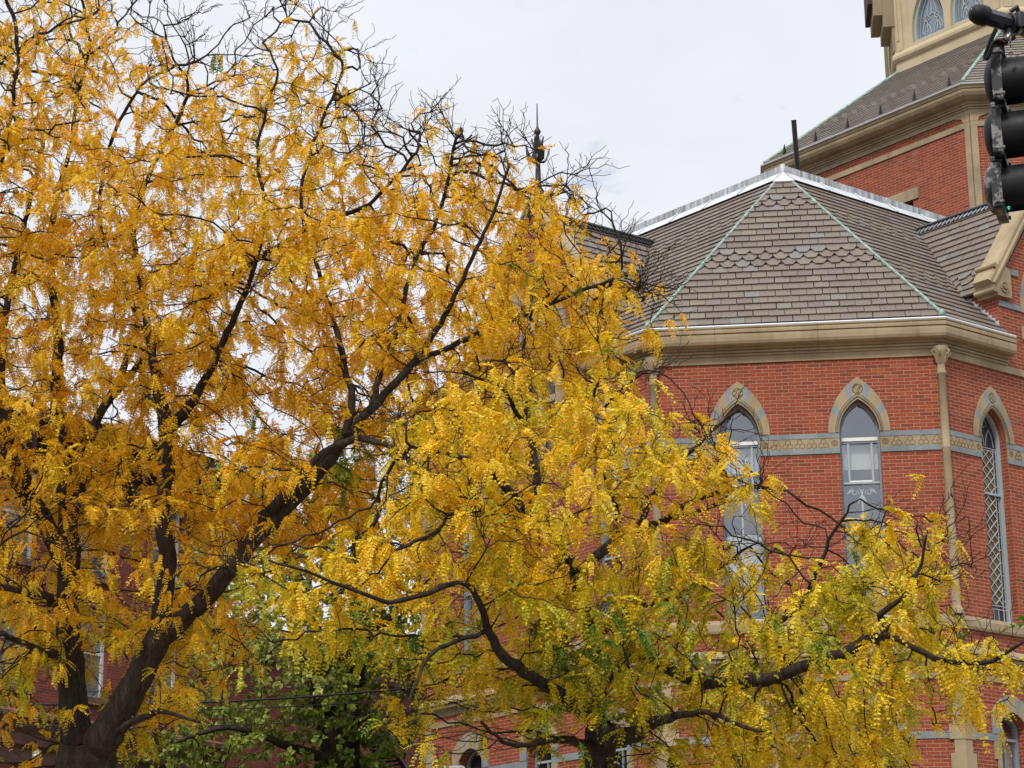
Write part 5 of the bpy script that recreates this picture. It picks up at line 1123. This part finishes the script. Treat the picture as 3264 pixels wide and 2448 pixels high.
# lower house with a fire escape
u2 = u_end + 22; zt2 = rowz(1200, 2110); house2 = empty('row_house', RO_.p(u_end + 8, 0, -4), 'low dark red brick house with a black fire escape, left of the church', 'house')
wl = MB(); P2 = Plane(RO_.p(u_end + .02, 0, -.25), RD); ue = (u2 - u_end)
wn2 = [(a, z) for a in np.arange(3, 21, 2.6) for z in (1.2, 4.4)]
holes = [[(a - .5, z), (a + .5, z), (a + .5, z + 1.9), (a - .5, z + 1.9)] for a, z in wn2 if z + 2.2 < zt2]
P2.wall(wl, [(0, 0), (ue, 0), (ue, zt2), (0, zt2)], holes, 'row_brick')
for h_ in holes: P2.reveal(wl, h_, 0, -.2, 'row_brick')
wl.build('wall', house2)
for h_ in holes:
    f = MB(); a, z = h_[0]; P2.rect(f, a - .1, a + 1.1, z + 1.903, z + 2.15, 0, .05, 'brownstone'); P2.rect(f, a - .1, a + 1.1, z - .15, z - .003, 0, .1, 'brownstone'); P2.line(f, [(a + .04, z + .04), (a + .96, z + .04), (a + .96, z + 1.86), (a + .04, z + 1.86)], .07, -.19, -.1, 'white_paint', True)
    fo = f.build('window', house2); gp = MB(); P2.wall(gp, h_, [], 'row_glass', -.15); gp.build('pane', fo)
c_ = MB(); sweep(c_, [P2.p(0, 0)[:2], P2.p(ue, 0)[:2]], [(0, zt2 - .5), (.1, zt2 - .5), (.15, zt2 - .2), (.4, zt2), (.4, zt2 + .2), (0, zt2 + .3)], 'brownstone'); c_.build('cornice', house2)
r_ = MB(); r_.face([P2.p(0, zt2 + .29, .2), P2.p(ue, zt2 + .29, .2), P2.p(ue, zt2 + .4, -9), P2.p(0, zt2 + .4, -9)], 'slate_tower'); r_.build('roof', house2)
def p2(x, y): h = hit(x, y, P2.p(0, 0, .9), P2.N); return float((h - P2.O) @ RD), float(h[2])
fe = MB(); a, b_ = p2(1205, 2360), p2(1262, 2448); d_ = (b_[0] - a[0], b_[1] - a[1]); b_ = (a[0] + d_[0] * 2.2, a[1] + d_[1] * 2.2)
for dd in (.55, 1.15): fe.tube([P2.p(*a, dd), P2.p(*b_, dd)], .06, 'wrought_iron', 6)
for k in range(16):
    t = (k + .5) / 16; u_, z_ = a[0] + (b_[0] - a[0]) * t, a[1] + (b_[1] - a[1]) * t; P2.rect(fe, u_ - .1, u_ + .1, z_ - .02, z_ + .02, .55, 1.15, 'wrought_iron')
fe.tube([P2.p(a[0], a[1] + .9, 1.15), P2.p(b_[0], b_[1] + .9, 1.15)], .02, 'wrought_iron', 6)
fe.build('fire_escape_stair', house2); fe = MB(); a, b_ = p2(1278, 2408), p2(1400, 2408); zl = a[1] - 1.0
P2.rect(fe, a[0], b_[0], zl - .06, zl, .02, 1.2, 'wrought_iron')
for zz in (a[1], a[1] - .5): fe.tube([P2.p(a[0], zz, 1.18), P2.p(b_[0], zz, 1.18)], .016, 'wrought_iron', 6)
for u_ in np.arange(a[0], b_[0], .14): fe.tube([P2.p(u_, zl, 1.18), P2.p(u_, a[1], 1.18)], .011, 'wrought_iron', 5)
fe.build('fire_escape_balcony', house2)

# oval shop sign with script lettering
op = at(117, 2416, 47.0); sg = empty('shop_sign', op, 'small white oval sign with dark script hanging at the lower left', 'sign')
OPl = Plane((op[0], op[1]), np.array([.93, .36, 0]) / np.linalg.norm([.93, .36])); m = MB()
el = [(.092 * math.cos(t) + .05 * math.sin(t) * .35, op[2] - .0 + .165 * math.sin(t) - .03 * math.cos(t)) for t in np.linspace(0, 2 * math.pi, 29)[:-1]]; el = [(x, op[2] + (z - op[2])) for x, z in el]
OPl.slab(m, el, -.02, .02, 'white_paint'); m.build('panel', sg); m = MB(); OPl.line(m, el, .014, .0, .026, 'verdigris', True); m.build('rim', sg); m = MB()
for k in range(3):
    z_ = op[2] + .03 - .045 * k; OPl.line(m, [(-.045 + .018 * i, z_ + .013 * math.sin(i * 1.9 + k) - .004 * i) for i in range(6)], .007, .02, .024, 'black_metal')
m.build('script_lettering', sg); m = MB(); m.tube([OPl.p(0, op[2] + .16, 0), OPl.p(0, op[2] + .34, 0), OPl.p(0, op[2] + .36, -1.2), OPl.p(0, op[2] + .36, -2.0)], .012, 'wrought_iron', 6); m.build('bracket', sg)

# utility cables
CAB = [('thickest of the black cables crossing below the left trees', .021, [(-400, 2236), (0, 2245), (494, 2243), (816, 2231), (1140, 2209), (1500, 2176)]),
       ('thin upper cable strung just above the thickest black cable', .007, [(-400, 2172), (0, 2198), (494, 2206), (816, 2199), (1075, 2181), (1500, 2140)]),
       ('thin middle cable strung just below the thickest black cable', .010, [(-400, 2262), (0, 2268), (480, 2266), (816, 2257), (1180, 2238), (1500, 2212)]),
       ('lowest of the thin black cables crossing below the left trees', .009, [(-400, 2300), (0, 2312), (461, 2315), (816, 2309), (1090, 2290), (1500, 2254)])]
for lab, r_, pts in CAB:
    c_ = MB(); P = np.array([[*at(x, y, 43.2 + (x + 400) / 1900 * 4.6), 0] for x, y in pts]); c_.tube(list(catmull(P, .8)[:, :3]), r_, 'cable_black', 6); tag(c_.build('utility_cable'), lab, 'cable', 'utility cables behind the trees')

# street sign whose top edge reaches into the picture
sp = at(1436, 2441, 24.0); sw_ = 92 * 24 / FPX / .97; sn = empty('street_sign', (sp[0], sp[1], 0), 'white-edged red street sign cut off by the bottom edge', 'sign')
SPl = Plane((sp[0], sp[1]), np.array([.98, -.08, 0]) / np.linalg.norm([.98, .08])); zt = sp[2]
def rrect(x0, x1, z0, z1, r):
    o_ = []
    for cx, cz, a0 in ((x1 - r, z1 - r, 0), (x0 + r, z1 - r, 90), (x0 + r, z0 + r, 180), (x1 - r, z0 + r, 270)): o_ += [(cx + r * math.cos(R(a0 + t)), cz + r * math.sin(R(a0 + t))) for t in (0, 22, 45, 68, 90)]
    return o_
m = MB(); SPl.slab(m, rrect(-sw_ / 2, sw_ / 2, zt - .45, zt, .035), 0, .004, 'white_paint'); m.build('panel', sn); m = MB(); SPl.slab(m, rrect(-sw_ / 2 + .022, sw_ / 2 - .022, zt - .43, zt - .022, .025), .0045, .007, 'sign_red'); m.build('sign_face', sn)
m = MB(); SPl.rect(m, -.022, .022, 0, zt - .02, -.045, -.003, 'steel'); m.build('post', sn)

# ------------------------------------------------------------------ traffic signal on its mast arm
AD = np.array([.84, .54, 0]); AD /= np.linalg.norm(AD); a0 = at(3122, 46, 14.9); pole_b = a0 + AD * 6.2
arm = empty('signal_mast_arm', (pole_b[0], pole_b[1], 0), 'black mast arm with a round end cap at the top right corner', 'mast arm')
m = MB(); m.tube([a0 + AD * .04, a0 + AD * 6.2 - Z(.0)], [.056, .085], 'black_metal', 8, smooth=False); m.build('arm', arm)
m = MB(); m.lathe(a0, [(0, -.072), (.03, -.066), (.055, -.045), (.066, -.012), (.067, .0), (.067, .045), (.060, .052), (.05, .055)], 'black_rubber', 20, AD); co_ = m.build('end_cap', arm)
m = MB(); h_ = a0 - AD * .058 + Z(.012) - np.array([0, .0, 0]); m.lathe(a0 - AD * .064 + Z(.02), [(.0, -.006), (.005, -.004), (.007, .003)], 'steel', 8, AD); m.build('screw', co_)
m = MB(); m.tube([np.array([pole_b[0], pole_b[1], 0]), np.array([pole_b[0], pole_b[1], a0[2] + .5])], [.15, .11], 'black_metal', 16); m.lathe([pole_b[0], pole_b[1], a0[2] + .5], [(.115, 0), (.09, .05), (0, .08)], 'black_metal', 16); m.build('pole', arm)
cl_ = a0 + AD * .285; perp = np.cross(AD, [0, 0, 1.]); m = MB()
for o_ in (-.028, .028): m.lathe(cl_ + AD * o_, [(.062, -.012), (.068, -.012), (.068, .012), (.062, .012)], 'black_metal' if o_ < 0 else 'steel', 18, AD)
m.tube([cl_ + perp * .02 + Z(.075) - AD * .03, cl_ + perp * .05 + Z(.10), cl_ + perp * .02 + Z(.085) + AD * .04], .016, 'black_metal', 8)
m.lathe(cl_ + perp * .07, [(.03, -.05), (.034, 0), (.03, .05)], 'black_metal', 10, (0, 0, 1)); m.build('clamp', arm)
S_ = np.array([.95, -.31, 0]); S_ /= np.linalg.norm(S_); T_ = np.array([-S_[1], S_[0], 0])
sc = [at(3193, y, 15.05) for y in (262, 433, 604)]; sig = empty('traffic_signal', sc[2] - Z(.2), 'black three-section traffic signal with worn paint hanging at the right edge', 'traffic light')
mm = NB('worn_black'); o = mm.obj(); n = mm.noise(11, 6, .7, o); mm.done(mm.mix(mm.rng(n, .50, .56, 0, 1), (.014, .014, .016), (.20, .19, .175)), .5, mm.bump(n, .2, .01), 0, .4)
em = NB('led_teal'); e_ = em.new('ShaderNodeEmission', {'Color': (.10, .85, .75, 1), 'Strength': .9}); em.t.links.new(e_.outputs[0], em.out.inputs[0]); MATS['led_teal'] = em.m
simple('lens_dark', (.02, .022, .022), .2)
for i, P_ in enumerate(sc):
    m = MB(); V2 = lambda s_, t, z: P_ + S_ * s_ + T_ * t + Z(z)
    rr_ = [(x, z) for x, z in rrect(-.165, .165, -.1785, .1785, .02)]
    m.prism([V2(-.045, x, z) for x, z in rr_], [V2(.018, x, z) for x, z in rr_], 'worn_black')
    for t_ in (-.14, .14):
        for z_ in (-.14, .14): m.lathe(V2(.0, t_ * 1.13, z_), [(.014, -.03), (.014, .03), (0, .032)], 'worn_black', 8, S_)
    ho = m.build('housing', sig); m = MB(); m.lathe(V2(-.045, 0, 0), [(.160, 0), (.158, -.012), (.142, -.03), (.105, -.05), (.055, -.06), (0, -.063)], 'black_rubber' if i != 2 else 'worn_black', 24, S_); m.build('back_dome', ho)
    m = MB(); n_ = 26; ang = [R(-68 + 316 * k / n_) for k in range(n_ + 1)]; r0_ = .146
    ring = lambda s_, r_, ln: [V2(s_ + ln * (1 + math.sin(a)) / 2, r_ * math.cos(a), r_ * math.sin(a)) for a in ang]
    secs = [ring(.018, .152, 0), ring(.03, .150, 0), ring(.14, .148, .05), ring(.27, .146, .10)]; inn = [ring(.27, .142, .10), ring(.018, .142, 0)]; allr = secs + inn
    vs = [p for q in allr for p in q]; k_ = n_ + 1; fs = [(a * k_ + b2, a * k_ + b2 + 1, (a + 1) * k_ + b2 + 1, (a + 1) * k_ + b2) for a in range(len(allr) - 1) for b2 in range(n_)]
    m.mesh(vs, fs, 'black_rubber', True); m.build('visor', ho)
    m = MB(); m.lathe(V2(.012, 0, 0), [(.142, .0), (.13, .012), (.07, .03), (0, .036)], 'lens_dark', 24, S_); le = m.build('lens', ho)
    if i == 2:
        m = MB()
        for rr2, nn_ in ((.13, 34), (.115, 30), (.10, 26)):
            for k in range(nn_): a = 2 * math.pi * k / nn_; m.lathe(V2(.03, rr2 * math.cos(a), rr2 * math.sin(a)), [(.0045, 0), (.003, .004), (0, .005)], 'led_teal', 6, S_)
        o2 = m.build('led_dots', le); o2['kind'] = 'stuff'
top = sc[0] + Z(.168); m = MB(); m.prism([top + S_ * x + T_ * y for x, y in ((-.05, -.05), (.04, -.05), (.04, .05), (-.05, .05))], [top + Z(.09) + S_ * x + T_ * y for x, y in ((-.045, -.045), (.035, -.045), (.035, .045), (-.045, .045))], 'black_metal'); m.build('top_fitting', sig)
m = MB(); hub = a0 + AD * .24 - Z(.055); t2 = top + Z(.088); m.prism([t2 + S_ * x + T_ * y for x, y in ((-.04, -.03), (.035, -.03), (.035, .03), (-.04, .03))], [hub - Z(.05) + S_ * x + T_ * y for x, y in ((-.02, -.025), (.045, -.025), (.045, .025), (-.02, .025))], 'rust'); m.lathe(hub - Z(.06) - T_ * .03, [(0, -.02), (.022, -.02), (.022, .01)], 'steel', 8, T_); m.lathe(hub, [(.03, -.06), (.034, -.03), (.03, .02)], 'black_metal', 10); m.build('hanger_bracket', sig)
m = MB(); c0_ = at(3219, 106, 14.8); c1_ = at(3223, 184, 14.85); nl = 9
for k in range(nl):
    q = c0_ + (c1_ - c0_) * (k + .5) / nl; hx = ri if k % 2 else np.array([.3, 1, 0]); hh = np.linalg.norm(c1_ - c0_) / nl * .68
    m.tube([q + hx * .010 * math.cos(t) + Z(hh * math.sin(t)) for t in np.linspace(0, 2 * math.pi, 11)[:-1]], .0032, 'rust' if k % 3 == 1 else 'steel', 5, closed=True)
m.build('safety_chain', sig)
m = MB()
for k, (dx, r_) in enumerate(((0, .007), (6, .0075), (12, .006))):
    P = np.array([[*at(x + dx * .6, y + dx * .3, 14.85 + .02 * k), 0] for x, y in ((3172, 90), (3160, 115), (3146, 150), (3136, 182), (3142, 186), (3152, 165), (3164, 135), (3184, 126), (3196, 132))]); m.tube(list(catmull(P, .02)[:, :3]), r_, 'cable_black', 7)
m.build('signal_cable', sig)
